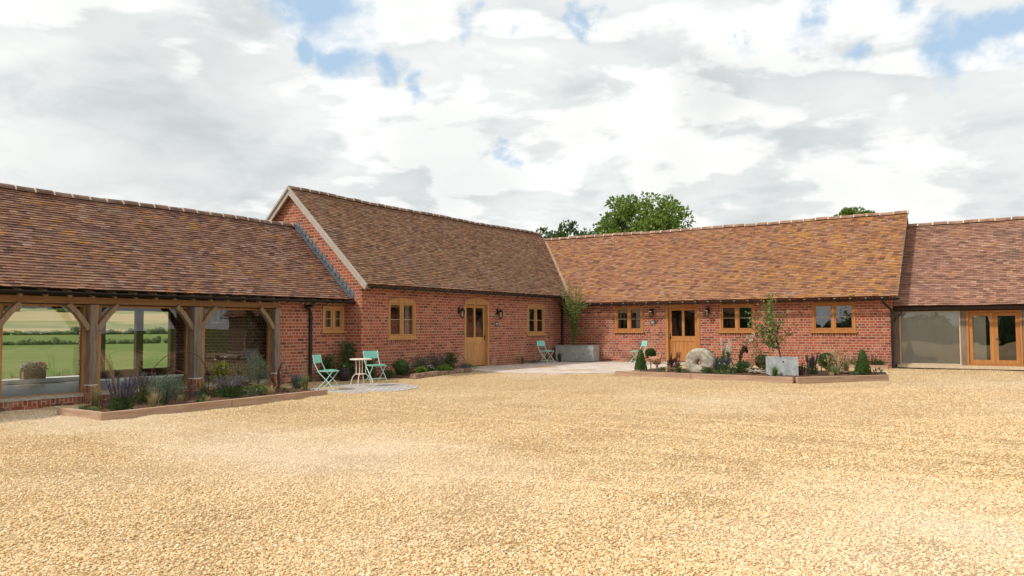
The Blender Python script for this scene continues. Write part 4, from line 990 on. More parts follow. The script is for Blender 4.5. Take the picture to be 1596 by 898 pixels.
for lab, loc, rz in (('turquoise chair behind the round table with its backrest towards the brick wall', (1.16, -11.62, gz(0, -11.8) + .012), face(.95, -.30)),
                     ('turquoise chair in the corner in front of the long grey trough', (.62, -2.25, gz(0, 0) + .024), face(.95, -.12)),
                     ('turquoise chair standing behind the small topiary cone by the oak door', (3.75, -1.35, gz(0, 0) + .024), face(-.70, -.75))):
    c = copy_tree(c0); c.location = loc; c.rotation_euler = (0, 0, rz); c['label'] = lab
t = thing('bistro_table', 'small round cream metal table between two turquoise chairs', 'table', (1.72, -12.72, gz(0, -12.7) + .018))
m = MB(); m.lathe([(0, .652), (.24, .652), (.262, .648), (.266, .635), (.262, .622), (.25, .622), (.248, .640), (0, .642)], 32); m.build('tabletop', MT['cream'], t, smooth=False)
for k in range(4):
    a = k * pi / 2 + .5; m = MB(); c_, s_ = cos(a), sin(a)
    m.tube([(.13 * c_, .13 * s_, .645), (.115 * c_, .115 * s_, .45), (.115 * c_, .115 * s_, .30), (.15 * c_, .15 * s_, .265), (.20 * c_, .20 * s_, .22), (.235 * c_, .235 * s_, .10), (.255 * c_, .255 * s_, .005)], .0105, 7); m.build('leg', MT['cream'], t)
m = MB(); m.tube([(.12 * cos(2 * pi * k / 20), .12 * sin(2 * pi * k / 20), .285) for k in range(21)], .009, 6); m.build('ring_stretcher', MT['cream'], t)

# ------------------------------------------------------------------ containers and stones
def open_box(m, x0, x1, y0, y1, z0, z1, th, flare=0):
    f = flare
    o0 = [(x0 + f, y0 + f, z0), (x1 - f, y0 + f, z0), (x1 - f, y1 - f, z0), (x0 + f, y1 - f, z0)]; o1 = [(x0, y0, z1), (x1, y0, z1), (x1, y1, z1), (x0, y1, z1)]
    i1 = [(x0 + th, y0 + th, z1), (x1 - th, y0 + th, z1), (x1 - th, y1 - th, z1), (x0 + th, y1 - th, z1)]; i0 = [(x0 + th + f, y0 + th + f, z1 - .08), (x1 - th - f, y0 + th + f, z1 - .08), (x1 - th - f, y1 - th - f, z1 - .08), (x0 + th + f, y1 - th - f, z1 - .08)]
    fs = [(3, 2, 1, 0)]
    for k in range(4):
        q = (k + 1) % 4; fs += [(k, q, 4 + q, 4 + k), (4 + k, 4 + q, 8 + q, 8 + k), (8 + k, 8 + q, 12 + q, 12 + k)]
    fs.append((12, 13, 14, 15)); m.add(o0 + o1 + i1 + i0, fs)
t = thing('stone_trough', 'long plain grey trough against the brick wall in the corner', 'trough', (.98, -.62, -.02))
m = MB(); open_box(m, -.80, .80, -.24, .24, 0, .575, .035, .004); m.build('trough_body', MT['zinc'], t)
m = MB(); m.box(-.81, .81, -.25, -.215, .548, .58); m.box(-.81, .81, .215, .25, .548, .58); m.box(-.81, -.775, -.215, .215, .548, .58); m.box(.775, .81, -.215, .215, .548, .58); m.build('rim', MT['zinc'], t)
m = MB(); m.box(-.765, .765, -.205, .205, .48, .535); m.build('compost', MT['soil'], t)
t = thing('metal_planter', 'square galvanised tank planter holding the young fruit tree', 'planter', (9.73, -5.68, -.03), radians(25))
m = MB(); open_box(m, -.345, .345, -.31, .31, 0, .47, .02, 0); m.build('tank_body', MT['zincl'], t)
m = MB(); m.tube([(-.34, -.305, .468), (.34, -.305, .468), (.34, .305, .468), (-.34, .305, .468), (-.34, -.305, .468)], .011, 6); m.build('rolled_rim', MT['zincl'], t)
m = MB(); m.lathe([(0, -.004), (.022, -.004), (.022, .0), (0, .0)], 10, (-.02, -.312, .37), 'y'); m.build('dark_hole_disc', MT['black'], t)  # flat black disc painted for the darkness inside an overflow hole
m = MB(); m.box(-.32, .32, -.285, .285, .38, .415); m.build('compost', MT['soil'], t)
# millstone
m = MB(); prof = [(.075, -.10), (.09, -.135), (.20, -.150), (.33, -.150), (.385, -.125), (.405, -.07), (.405, .07), (.385, .125), (.33, .150), (.20, .150), (.09, .135), (.075, .10), (.075, -.10)]
m.lathe(prof, 56, axis='y'); rm = random.Random(3)
m.v = [(x * (1 + .012 * sin(5 * x + 9 * z) + .01 * sin(23 * x - 17 * z)), y * (1 + .05 * sin(11 * x + 7 * z)), z * (1 + .012 * sin(7 * x - 4 * z))) for x, y, z in m.v]
o = m.build('millstone', MT['mill'], smooth=True); o.location = (7.47, -5.45, .25); o.rotation_euler = (radians(-4), 0, radians(3)); tag(o, 'thick round millstone with a central hole, standing on edge in the bed', 'millstone')
# rusted metal hen
t = thing('metal_hen', 'rusted metal hen ornament with raised neck beside the topiary cone', 'garden ornament', (6.0, -5.05, .0), radians(33), None, .88)
m = MB()
m.ball((0, 0, .30), (.155, .10, .135), 18, 12); m.ball((-.06, 0, .33), (.13, .085, .11), 16, 10); m.ball((.07, 0, .26), (.10, .085, .11), 16, 10)
m.tube([(.08, 0, .34), (.14, 0, .40), (.165, 0, .47), (.19, 0, .515)], [.07, .055, .036, .028], 10); m.ball((.20, 0, .525), (.042, .028, .032), 10, 8)
m.tube([(-.13, 0, .34), (-.21, 0, .36), (-.27, 0, .345)], [.06, .035, .012], 8); m.tube([(-.12, 0, .36), (-.20, 0, .41), (-.25, 0, .43)], [.055, .03, .01], 8)
m.tube([(.02, -.0, .22), (.035, 0, .15)], [.085, .06], 10)
for sy in (-1, 1): m.tube([(.02, sy * .035, .20), (.03 + sy * .03, sy * .045, .09), (.04 + sy * .045, sy * .05, .01)], [.045, .02, .016], 8)
o = m.build('body', MT['terra'], t, smooth=True); md = o.modifiers.new('weld', 'REMESH'); md.mode = 'VOXEL'; md.voxel_size = .011; md.use_smooth_shade = True
m = MB(); m.tube([(.232, 0, .525), (.275, 0, .515)], [.013, .002], 6); m.build('beak', MT['rust'], t)
m = MB(); m.prism([(.17, -.004, .55), (.18, -.004, .585), (.195, -.004, .565), (.205, -.004, .59), (.22, -.004, .56), (.23, -.004, .548)], (0, .008, 0)); m.build('comb', MT['rust'], t)
for sy in (-1, 1):
    m = MB(); m.ball((-.02, sy * .088, .315), (.105, .022, .07), 12, 8); m.build('wing', MT['terra'], t, smooth=True)
    m = MB(); k = .04 + sy * .045
    for a in (-.5, 0, .5): m.tube([(k, sy * .05, .012), (k + .055 * cos(a), sy * .05 + .055 * sin(a), .006)], [.008, .004], 5)
    m.build('foot', MT['rust'], t)

def driftwood(name, label, base, mat, n, L, seed, flat=.25, rad=.03):
    r = random.Random(seed); m = MB()
    for i in range(n):
        a = r.uniform(0, 2 * pi); p = Vector((r.gauss(0, L * .12), r.gauss(0, L * .12), .03)); pts = [p.copy()]; d = Vector((cos(a), sin(a), r.uniform(-.05, flat)))
        for j in range(6):
            d = (d + Vector((r.uniform(-.45, .45), r.uniform(-.45, .45), r.uniform(-.35, .35) * flat * 2))).normalized(); p = p + d * L / 6 * r.uniform(.7, 1.2); p.z = max(p.z, .012); pts.append(p.copy())
        r0 = rad * r.uniform(.6, 1.3); m.tube(pts, [r0 * (1 - .13 * j) for j in range(7)], 7)
    m.ball((0, 0, .045), (L * .16, L * .13, .05), 10, 7, .2, r)
    o = m.build(name, MT[mat], smooth=True); o.location = base; return tag(o, label, 'driftwood')
driftwood('driftwood', 'dark twisted driftwood lying left of the millstone', (6.62, -5.30, .0), 'drift_d', 7, .26, 4, .2, .028)
driftwood('driftwood', 'bleached pale driftwood roots beside the metal planter', (9.0, -5.45, .0), 'drift', 11, .36, 21, .3, .032)
driftwood('driftwood', 'brown lumps of old wood lying left of the larger topiary cone', (11.0, -4.45, .0), 'drift_d', 6, .22, 33, .25, .038)
# hoops, stakes and woven arch
def hoop(label, p0, p1, h, rad, lean=0., skew=0.):
    p0, p1 = Vector((*p0, gz(*p0))), Vector((*p1, gz(*p1))); m = MB(); pts = []
    for i in range(19):
        a = pi * i / 18; f = .5 - .5 * cos(a); q = p0.lerp(p1, f); up = sin(a) ** .8 * h
        pts.append((q.x - p0.x + lean * up + .012 * sin(i * 1.7), q.y - p0.y + skew * up, q.z - p0.z + up))
    m.tube(pts, rad, 6); o = m.build('rusty_hoop', MT['rust'], smooth=True); o.location = p0; tag(o, label, 'hoop', 'rusty iron hoops in the beds')
hoop('large thin rusty hoop arching over the rosemary bush', (.25, -17.35), (.05, -15.70), .98, .008, .15)
hoop('smaller rusty hoop curving down into the rosemary bush', (.55, -17.2), (.95, -16.75), .62, .011, .1)
hoop('rusty hoop beside the purple spikes right of the metal planter', (10.32, -4.6), (10.36, -4.05), .60, .013)
hoop('rusty hoop leaning left of the larger topiary cone', (10.72, -4.75), (10.52, -4.0), .52, .014, .12)
hoop('thin rusty curl behind the round green shrub under the tall window', (.55, -9.75), (.9, -9.35), .48, .012, -.1)
hoop('thin rusty hoop beside the oak door at the bed end', (.5, -7.95), (.95, -7.45), .55, .009)
def stake(label, p, h, lean, seed):
    r = random.Random(seed); m = MB(); pts = [(lean * h * (i / 6) ** 1.6 * r.uniform(.9, 1.1) + .02 * sin(i), .03 * sin(i * 1.3), h * i / 6) for i in range(7)]
    m.tube(pts, [.030, .034, .036, .034, .030, .022, .008], 6); o = m.build('rusty_stake', MT['rust'], smooth=True); o.location = (*p, gz(*p)); o.rotation_euler = (0, 0, r.uniform(0, 1)); tag(o, label, 'stake', 'dark rusty stakes by the barn post')
stake('forked dark stake leaning left beside the last barn post', (1.05, -14.72), .60, -.25, 1); stake('dark stake curving right beside the last barn post', (.62, -14.30), .66, .2, 2)
stake('short dark twisted ornament behind the chair in the corner', (.30, -1.75), .50, .1, 3)
r = random.Random(17); m = MB()
for i in range(60):
    ph = r.uniform(.0, .5); pts = []
    for j in range(9):
        a = pi * (.02 + .66 * j / 8); rr_ = .30 + r.gauss(0, .022)
        pts.append((-rr_ * cos(a) * .5 + r.gauss(0, .012), r.gauss(0, .05), max(rr_ * 2.05 * sin(a) ** .9 + r.gauss(0, .015), .0)))
    m.tube(pts, [.013, .012, .011, .010, .010, .009, .008, .006, .004], 4)
o = m.build('willow_arch', MT['twig']); o.location = (8.33, -4.2, .0); o.rotation_euler = (0, 0, radians(30)); tag(o, 'dark brown arching bundle of woven willow behind the purple flowers', 'willow arch')

# ------------------------------------------------------------------ planting
def at(x, y, soil_h=.045): return (x, y, gz(x, y) + soil_h)
def grass(label, p, n, h, sp, mat='straw', wd=.012, name='ornamental_grass', mat2=None, n2=0, group=None):
    r = random.Random(int(p[0] * 991 + p[1] * 37)); m = MB(); m.blades((0, 0, -.02), n, h, sp, wd, .4, r)
    if n2: m.mi = 1; m.blades((0, 0, -.02), n2, h * .8, sp * 1.2, wd, .6, r)
    o = m.build(name, [MT[mat], MT[mat2]] if n2 else MT[mat]); o.location = p; return tag(o, label, 'grass', group)
def spikes(name, label, cat, p, n, h, sp, fol='green', flo='purple', folh=.5, fl_len=.22, fn=220, ln=.06, group=None, fw=.02):
    r = random.Random(int(p[0] * 733 + p[1] * 51)); t = thing(name, label, cat, p, 0, group)
    m = MB(); m.cloud((0, 0, h * folh * .45), (sp * .85, sp * .85, h * folh * .55), fn, ln, ln * .42, .25, .5, rnd=r)
    st = []
    for i in range(n):
        a = r.uniform(0, 2 * pi); q = sp * sqrt(r.random()); hh = h * r.uniform(.72, 1.08)
        b = (cos(a) * q * .45, sin(a) * q * .45, 0); e = (cos(a) * q * 1.15, sin(a) * q * 1.15, hh); m.tube([b, ((b[0] + e[0]) / 2, (b[1] + e[1]) / 2, hh * .55), e], [.005, .004, .003], 4, False); st.append((b, e))
    m.build('foliage', MT[fol], t)
    m = MB()
    for b, e in st:
        b, e = Vector(b), Vector(e); d = (e - b).normalized(); k = 0
        while k < fl_len:
            c = e - d * k
            for _ in range(3):
                a = r.uniform(0, 2 * pi); m.leaf(c, (cos(a) * .8, sin(a) * .8, .55), fw * (1 + .5 * k / fl_len), fw * .7, r)
            k += .013
    m.build('flowers', MT[flo], t); return t
def shrub(name, label, cat, p, rad, hgt, n, ln, wd, mat, shell=.35, stem=True, flo=None, nf=0, fs=.03, core=False, cmat=None):
    r = random.Random(int(p[0] * 411 + p[1] * 97)); t = thing(name, label, cat, p)
    m = MB()
    if core:
        m.ball((0, 0, hgt * .5), (rad * .80, rad * .80, hgt * .45), 12, 8, .08, r); m.build('inner_growth', MT[cmat or mat], t); m = MB()
    for _ in range(6):
        a = r.uniform(0, 2 * pi); q = r.uniform(.2, .55); m.cloud((cos(a) * rad * q, sin(a) * rad * q, hgt * r.uniform(.35, .65)), (rad * r.uniform(.5, .7), rad * r.uniform(.5, .7), hgt * r.uniform(.3, .42)), n // 6, ln, wd, shell, .35, rnd=r)
    m.build('foliage', MT[mat], t)
    if stem:
        m = MB()
        for i in range(7):
            a = r.uniform(0, 2 * pi); m.tube([(0, 0, -.02), (cos(a) * rad * .4, sin(a) * rad * .4, hgt * .45), (cos(a) * rad * .7, sin(a) * rad * .7, hgt * .8)], [.010, .007, .003], 5, False)
        m.build('stem', MT['bark'], t)
    if flo:
        m = MB()
        for i in range(nf):
            a = r.uniform(0, 2 * pi); q = r.uniform(.2, 1.) * rad; c = (cos(a) * q, sin(a) * q, hgt * r.uniform(.6, 1.12))
            for k in range(6): m.leaf(c, (cos(k * 1.05), sin(k * 1.05), .5), fs, fs * .7, r)
        m.build('flowers', MT[flo], t)
    return t
def topiary(label, p, h, r0, kind, group='clipped box topiaries'):
    r = random.Random(int(p[0] * 77)); t = thing('topiary', label, 'topiary', p, 0, group); m = MB()
    if kind == 'cone':
        m.lathe([(r0 * .86, .03), (r0 * .84, h * .25), (r0 * .52, h * .7), (r0 * .2, h * .93), (0, h * .97)], 14); m.build('inner_growth', MT['box'], t); m = MB()
        for i in range(1500):
            z = h * (1 - sqrt(r.random())) ; q = r0 * (1 - (z / h) ** 1.35) * (1 + .06 * sin(9 * z + i % 3)) + .012; a = r.uniform(0, 2 * pi)
            m.leaf((cos(a) * q * .93, sin(a) * q * .93, .02 + z), (cos(a) + r.uniform(-.5, .5), sin(a) + r.uniform(-.5, .5), r.uniform(-.2, .9)), r.uniform(.022, .042), .02, r)
    else:
        zc = h - r0; m.ball((0, 0, zc), r0 * .88, 14, 9, .03, r); m.build('inner_growth', MT['box'], t); m = MB(); m.cloud((0, 0, zc), r0, 1300, .038, .022, .86, .2, rnd=r)
    m.build('foliage', MT['box_y' if kind == 'cone' else 'box'], t)
    m = MB(); m.tube([(0, 0, -.03), (0, 0, max(.05, h - 2 * r0 + .06))], .016, 6); m.build('stem', MT['bark'], t)

# bed in front of the barn
grass('straw coloured feather grass by the barn post at the bed end', at(.85, -18.62), 170, .52, .20, 'straw', .008, mat2='grassb', n2=50)
spikes('salvia', 'tall purple salvia at the front corner of the barn bed', 'salvia', at(1.72, -18.62), 34, .58, .24, 'green', 'purple', .45, .26, 260, .07, 'purple salvias')
spikes('lavender', 'fading lavender with straw coloured stems behind the tall purple salvia', 'lavender', at(.75, -17.62), 42, .55, .22, 'grassb', 'violet', .4, .12, 160, .07)
shrub('rosemary', 'wide bushy green rosemary in the middle of the barn bed', 'rosemary', at(1.45, -17.62), .40, .58, 2200, .062, .010, 'greygreen', .2)
m = MB(); rr = random.Random(3)
for i in range(9):
    e = (-.18 + rr.gauss(0, .05), -.20 + rr.gauss(0, .05), rr.uniform(.75, .98)); m.tube([(0, 0, 0), (e[0] * .3, e[1] * .3, e[2] * .5), e], [.004, .004, .003], 4, False)
    for k in range(26):
        f = .62 + .38 * k / 26; m.leaf((e[0] * f * f, e[1] * f * f, e[2] * f), (e[0] * .8 + rr.uniform(-.3, .3), e[1] * .8 + rr.uniform(-.3, .3), 1), .05, .010, rr)
o = m.build('pampas_reed', MT['straw']); o.location = at(.45, -17.95); tag(o, 'tall pale dry reed plumes standing up in front of the barn glass', 'grass')
grass('brown dry grass tuft at the foot of the middle barn post', at(.35, -16.05), 150, .42, .22, 'straw', .008)
shrub('yellow_sedum', 'small bright yellow plant at the bed corner below the feather grass', 'plant', at(1.55, -19.0), .10, .09, 90, .05, .025, 'yellow', stem=False)
m = MB(); m.lathe([(0, 0), (.07, 0), (.095, .14), (.105, .14), (.105, .165), (.085, .165), (.08, .13), (0, .13)], 18); o = m.build('clay_pot', MT['terra'], smooth=False); o.location = at(.05, -16.95); tag(o, 'small terracotta coloured clay pot among the barn bed plants', 'pot')
t = shrub('sweet_pea', 'tall yellow green leafy plant right of the middle barn post', 'plant', at(.62, -15.78), .19, .74, 420, .075, .045, 'yellow', .2, flo='whitef', nf=9, fs=.03)
spikes('salvia', 'low wide purple salvia in front of the third glass bay', 'salvia', at(1.45, -16.2), 46, .44, .30, 'green', 'violet', .55, .20, 320, .07, 'purple salvias')
shrub('fennel', 'tall feathery grey green fennel near the last barn post', 'fennel', at(1.0, -15.22), .36, .86, 2400, .085, .006, 'greygreen', .1)
grass('green upright grass growing through the fennel', at(.75, -15.45), 60, .85, .16, 'grassb', .010)
shrub('dusky_cranesbill', 'low mixed green plant in front of the fennel', 'plant', at(1.5, -15.55), .26, .24, 360, .06, .035, 'grassb', stem=False, flo='pink', nf=8, fs=.022)
spikes('lavender', 'small blue grey lavender beside the rusty stakes', 'lavender', at(.95, -13.98), 22, .30, .17, 'teal', 'violet', .75, .06, 420, .05)
grass('green and straw grass tuft at the bed end by the paved circle', at(1.62, -14.35), 130, .44, .24, 'grassb', .010, mat2='straw', n2=40)
# foot of the gable
def climber(label, p, w_, h, seed, mat='tree_d'):
    r = random.Random(seed); t = thing('climbing_plant', label, 'climber', p, 0, 'young climbers at the gable corner'); m = MB(); k = MB()
    for i in range(9):
        q = Vector((0, r.uniform(-w_, w_) * .3, 0)); pts = [q.copy()]
        for j in range(6): q = q + Vector((r.uniform(-.03, .03), r.uniform(-.12, .12) * w_ * 2, h / 6 * r.uniform(.7, 1.15))); pts.append(q.copy())
        k.tube(pts, [.008, .007, .006, .005, .004, .003, .002], 4, False)
        for q in pts[1:]: m.cloud(q, (.10, .12, .10), 11, .075, .05, .1, .1, rnd=r)
    m.build('foliage', MT[mat], t); k.build('stem', MT['bark'], t)
climber('dark climber on the low wall under the small window', (-.42, -11.70, -.14), .32, .62, 4); climber('taller climber in the corner where the gable wall starts', (-.30, -11.14, -.14), .22, .95, 6)
climber('small climber at the cottage corner behind the round table', (.10, -10.72, -.13), .2, .55, 8)
t = thing('flower_pot', 'round black glazed pot with a small white bloom by the table', 'pot', (-.02, -11.55, -.14))
m = MB(); m.lathe([(0, 0), (.12, 0), (.17, .10), (.185, .22), (.17, .31), (.185, .335), (.165, .335), (.15, .30), (0, .29)], 22); m.build('pot_body', MT['pot'], t, smooth=True)
m = MB(); m.cloud((0, 0, .36), (.15, .15, .08), 70, .07, .045, .3, .5); m.build('foliage', MT['green'], t); m = MB(); m.cloud((.10, -.08, .37), (.035, .035, .03), 14, .03, .022); m.build('flowers', MT['whitef'], t)
# bed under the cottage windows
grass('pale dry grass between the purple salvia and rosemary', at(1.9, -18.15), 120, .40, .20, 'straw', .008)
grass('dry grass tuft leaning over the sleeper near the fennel', at(2.1, -15.7), 110, .34, .20, 'straw', .008, mat2='grassb', n2=40)
shrub('euonymus', 'round bright green shrub under the tall cottage window', 'shrub', at(.62, -10.02, .05), .26, .46, 1000, .055, .032, 'green', .45, core=True)
shrub('lavender_bush', 'grey green bush left of the middle of the cottage bed', 'shrub', at(.48, -9.0, .05), .30, .50, 1300, .06, .014, 'greygreen', .25)
shrub('heuchera', 'low lime green plant at the front of the bed under the window', 'plant', at(1.0, -9.72, .05), .24, .20, 420, .075, .055, 'lime', .3, stem=False, flo='whitef', nf=10, fs=.02)
spikes('catmint', 'purple grey catmint in the right half of the cottage bed', 'catmint', at(.42, -8.2, .05), 40, .52, .30, 'greygreen', 'violet', .7, .09, 520, .055)
shrub('hebe', 'dark green hebe next to the rusty hoop by the door', 'shrub', at(.55, -7.72, .05), .24, .56, 800, .055, .026, 'tree_d', .3)
shrub('lady_mantle', 'low lime green plant at the front edge near the door', 'plant', at(1.0, -8.72, .05), .22, .20, 380, .07, .055, 'lime', .3, stem=False, flo='yellow', nf=9, fs=.02)
shrub('white_campanula', 'small plant with scattered white flowers between the lime plants', 'plant', at(.95, -9.2, .05), .17, .22, 200, .045, .022, 'green', .2, flo='whitef', nf=18, fs=.024)
shrub('trailing_juniper', 'blue green trailing plant spilling over the edging by the doorstep', 'shrub', at(.98, -7.55, .05), .28, .20, 700, .06, .013, 'teal', .2)
shrub('pink_rose', 'low pink and yellow flowers beside the chair behind the table', 'flower', at(.72, -10.72, .02), .20, .26, 240, .05, .03, 'green', .2, flo='pink', nf=22, fs=.03)
grass('small green tuft at the cottage wall between door and corner', at(.16, -3.15, .04), 90, .34, .12, 'grassb', .012)
grass('tall green grass tuft between the corner chair and the grey trough', at(.62, -1.32, .045), 130, .42, .14, 'green', .012)
shrub('mat_thyme', 'flat dark mat plant on the terrace by the corner chair', 'plant', at(.35, -2.75, .045), .28, .06, 320, .04, .02, 'teal', .2, stem=False)
grass('small grey green tuft at the brick wall behind the door chair', at(3.05, -.22, .04), 90, .32, .14, 'greygreen', .010)
# tall shrub in the corner trough
t = thing('bamboo', 'tall yellow green feathery shrub rising from the grey trough to the roof', 'shrub', (.86, -.64, .50))
rb = random.Random(5); m = MB(); k = MB(); f = MB()
for i in range(22):
    a = rb.uniform(0, 2 * pi); q = rb.uniform(.10, .58); hh = rb.uniform(1.7, 2.55); e = Vector((cos(a) * q, sin(a) * q * .6, hh)); b = Vector((rb.gauss(0, .05), rb.gauss(0, .04), 0))
    pts = [b, b.lerp(e, .35) + Vector((0, 0, .1)), b.lerp(e, .7) + Vector((0, 0, .08)), e]; k.tube(pts, [.011, .009, .007, .003], 5, False)
    for j in range(44):
        u_ = .52 + .48 * rb.random(); p = b.lerp(e, u_); dd = Vector((rb.uniform(-1, 1), rb.uniform(-1, 1), rb.uniform(.1, 1.3))); m.leaf(p, dd, rb.uniform(.10, .20), .018, rb)
for (cx, cy, cz, rx, rz_, nn) in ((-.22, 0, 1.45, .16, .16, 150), (.10, -.1, 1.32, .20, .17, 220), (.36, 0, 1.55, .16, .13, 120), (.05, -.1, 1.0, .16, .17, 150), (.0, 0, .78, .12, .13, 80), (-.1, 0, 1.62, .2, .15, 130), (.15, -.05, .55, .16, .14, 90), (-.12, 0, 1.15, .14, .2, 110)):
    f.cloud((cx, cy, cz), (rx, rx, rz_), nn, .10, .04, .1, .0, rnd=rb)
m.build('fronds', MT['frond'], t); f.build('foliage', MT['apple'], t); k.build('stem', MT['grassb'], t)
# big bed in front of the range
topiary('small clipped topiary cone at the left end of the big bed', at(5.72, -5.5), .64, .155, 'cone')
topiary('round topiary ball on a stem behind the small cone', at(5.62, -4.55), .60, .14, 'ball')
topiary('larger clipped topiary cone at the right end of the big bed', at(11.45, -4.40), .68, .175, 'cone')
topiary('small round topiary ball behind the willow arch', at(8.68, -3.7), .44, .19, 'ball')
topiary('round topiary ball behind the rusty hoops', at(10.35, -3.35), .50, .21, 'ball')
spikes('dark_heuchera', 'dark maroon leaved plant above the driftwood by the millstone', 'plant', at(6.42, -4.75), 14, .50, .20, 'maroon', 'maroon', .6, .16, 300, .08)
grass('fine green grass in front of the millstone hole', at(7.12, -6.10), 120, .26, .18, 'green', .008)
shrub('geranium', 'low green perennial just right of the millstone', 'plant', at(7.75, -4.7), .30, .32, 520, .06, .035, 'box', .3, stem=False)
shrub('geranium', 'low green perennial at the bed front beside the millstone', 'plant', at(7.78, -5.85), .18, .17, 260, .05, .028, 'green', .3, stem=False)
spikes('white_delphinium', 'tall white flower spires between the millstone and willow arch', 'flower', at(7.95, -4.72), 7, .86, .13, 'apple', 'whitef', .7, .34, 260, .09, fw=.034)
spikes('salvia', 'dark purple salvia under the white flower spires', 'salvia', at(8.05, -5.35), 38, .40, .30, 'greygreen', 'purple', .6, .14, 460, .06, 'purple salvias')
shrub('daisies', 'small white daisies in front of the willow arch', 'flower', at(8.35, -5.75), .24, .26, 320, .05, .02, 'green', .2, flo='whitef', nf=14, fs=.024)
grass('straw and green grass beside the willow arch', at(8.55, -4.9), 80, .42, .18, 'grassb', .009, mat2='straw', n2=40)
shrub('perennial', 'leafy green perennial between the white spires and bleached driftwood', 'plant', at(8.5, -5.35), .28, .34, 480, .07, .028, 'box', .2, flo='whitef', nf=7, fs=.022)
shrub('perennial', 'grey green perennial behind the millstone on its right', 'plant', at(7.75, -4.15), .34, .44, 520, .07, .024, 'greygreen', .2)
shrub('perennial', 'loose bronze leaved perennial between the planter and purple spikes', 'plant', at(10.15, -5.55), .18, .30, 260, .06, .026, 'maroon', .2)
shrub('perennial', 'straggly yellow green perennial left of the larger cone', 'plant', at(10.85, -5.0), .22, .26, 280, .06, .024, 'apple', .2)
grass('arching dry grass between the larger cone and rusty hoop', at(10.95, -3.9), 120, .50, .26, 'straw', .009, mat2='grassb', n2=40)
# bare rose with a few blooms
t = thing('climbing_rose', 'sparse twiggy rose with a few white blooms left of the planter', 'rose', at(8.95, -4.35)); r = random.Random(31); m = MB(); f = MB(); g = MB()
for i in range(9):
    p = Vector((r.gauss(0, .04), r.gauss(0, .04), 0)); pts = [p.copy()]; d = Vector((r.uniform(-.55, .35), r.uniform(-.2, .2), 1)).normalized()
    for j in range(7):
        d = (d + Vector((r.uniform(-.3, .2), r.uniform(-.2, .2), r.uniform(-.15, .1)))).normalized(); p = p + d * .155; pts.append(p.copy())
        f.cloud(p, (.06, .06, .05), 5, .05, .03, .1, .2, rnd=r)
    m.tube(pts, [.008 - .0008 * j for j in range(8)], 5, False)
    if i % 2 == 0: g.cloud(pts[-1], (.04, .04, .035), 16, .045, .035, .3, .2, rnd=r)
m.build('stem', MT['rust'], t); f.build('foliage', MT['apple'], t); g.build('flowers', MT['whitef'], t)
# young fruit tree in the metal planter
t = thing('fruit_tree', 'young open crowned fruit tree with sparse leaves growing in the metal planter', 'tree', (9.71, -5.66, .37)); r = random.Random(8); k = MB(); m = MB()
k.tube([(0, 0, 0), (-.05, 0, .3), (-.10, .02, .55), (-.06, .0, .9)], [.026, .022, .018, .014], 7)
for i in range(15):
    z0 = r.uniform(.25, .9); p = Vector((-.08, 0, z0)); a = r.uniform(0, 2 * pi); d = Vector((cos(a) * 1.0, sin(a) * .7, r.uniform(.25, 1.3))).normalized(); pts = [p.copy()]; n = r.randint(4, 7)
    for j in range(n):
        d = (d + Vector((r.uniform(-.25, .25), r.uniform(-.25, .25), r.uniform(.0, .3)))).normalized(); p = p + d * .155; pts.append(p.copy())
        m.cloud(p, (.085, .085, .08), 8, .095, .052, .1, -.1, rnd=r)
    k.tube(pts, [.010 - .001 * j for j in range(len(pts))], 5, False)
m.build('foliage', MT['apple'], t); k.build('trunk', MT['bark'], t)
grass('bright green grass tuft in front of the metal planter', at(9.72, -6.3), 130, .34, .16, 'lime', .010, mat2='green', n2=60)
spikes('salvia', 'deep purple salvia just right of the metal planter', 'salvia', at(10.33, -5.05), 24, .52, .15, 'tree_d', 'purple', .55, .20, 220, .06, 'purple salvias')
shrub('dry_hydrangea', 'tan dried flower heads over the rusty hoops', 'plant', at(10.75, -3.95), .34, .62, 420, .05, .03, 'straw', .5)
shrub('dry_hydrangea', 'small brown dried plant left of the rusty hoops', 'plant', at(10.12, -4.0), .20, .50, 130, .05, .025, 'straw', .4)
spikes('lavender', 'grey lavender behind the larger topiary cone', 'lavender', at(11.25, -3.4), 20, .50, .20, 'greygreen', 'violet', .6, .08, 260, .06)
shrub('low_sedum', 'low brown green plant at the wall behind the sleeper', 'plant', at(10.45, -.25, .05), .26, .20, 260, .05, .03, 'grassb', .3, stem=False)
shrub('low_sedum', 'low bright green plant at the wall next to the downpipe', 'plant', at(11.2, -.26, .05), .22, .22, 330, .05, .03, 'green', .3, stem=False)
spikes('astilbe', 'small dusky pink plumes at the wall behind the larger cone', 'flower', at(11.0, -.22, .05), 14, .42, .16, 'maroon', 'pink', .5, .08, 90, .05)
# planter of flowers at the back of the barn
t = thing('flower_trough', 'small wooden trough of white and red flowers inside the barn glass', 'planter', (-4.30, -17.28, .10))
m = MB(); open_box(m, -.10, .10, -.25, .25, 0, .20, .018, .006); m.build('trough_body', MT['brace'], t); m = MB(); m.cloud((0, 0, .24), (.14, .30, .09), 420, .06, .035, .3, .3); m.build('foliage', MT['green'], t)
m = MB(); m.cloud((.02, -.08, .30), (.11, .24, .09), 260, .045, .038, .5, .3); m.build('white_flowers', MT['whitef'], t); m = MB(); m.cloud((.04, .17, .30), (.08, .08, .06), 70, .045, .038, .5, .3); m.build('red_flowers', MT['red'], t)

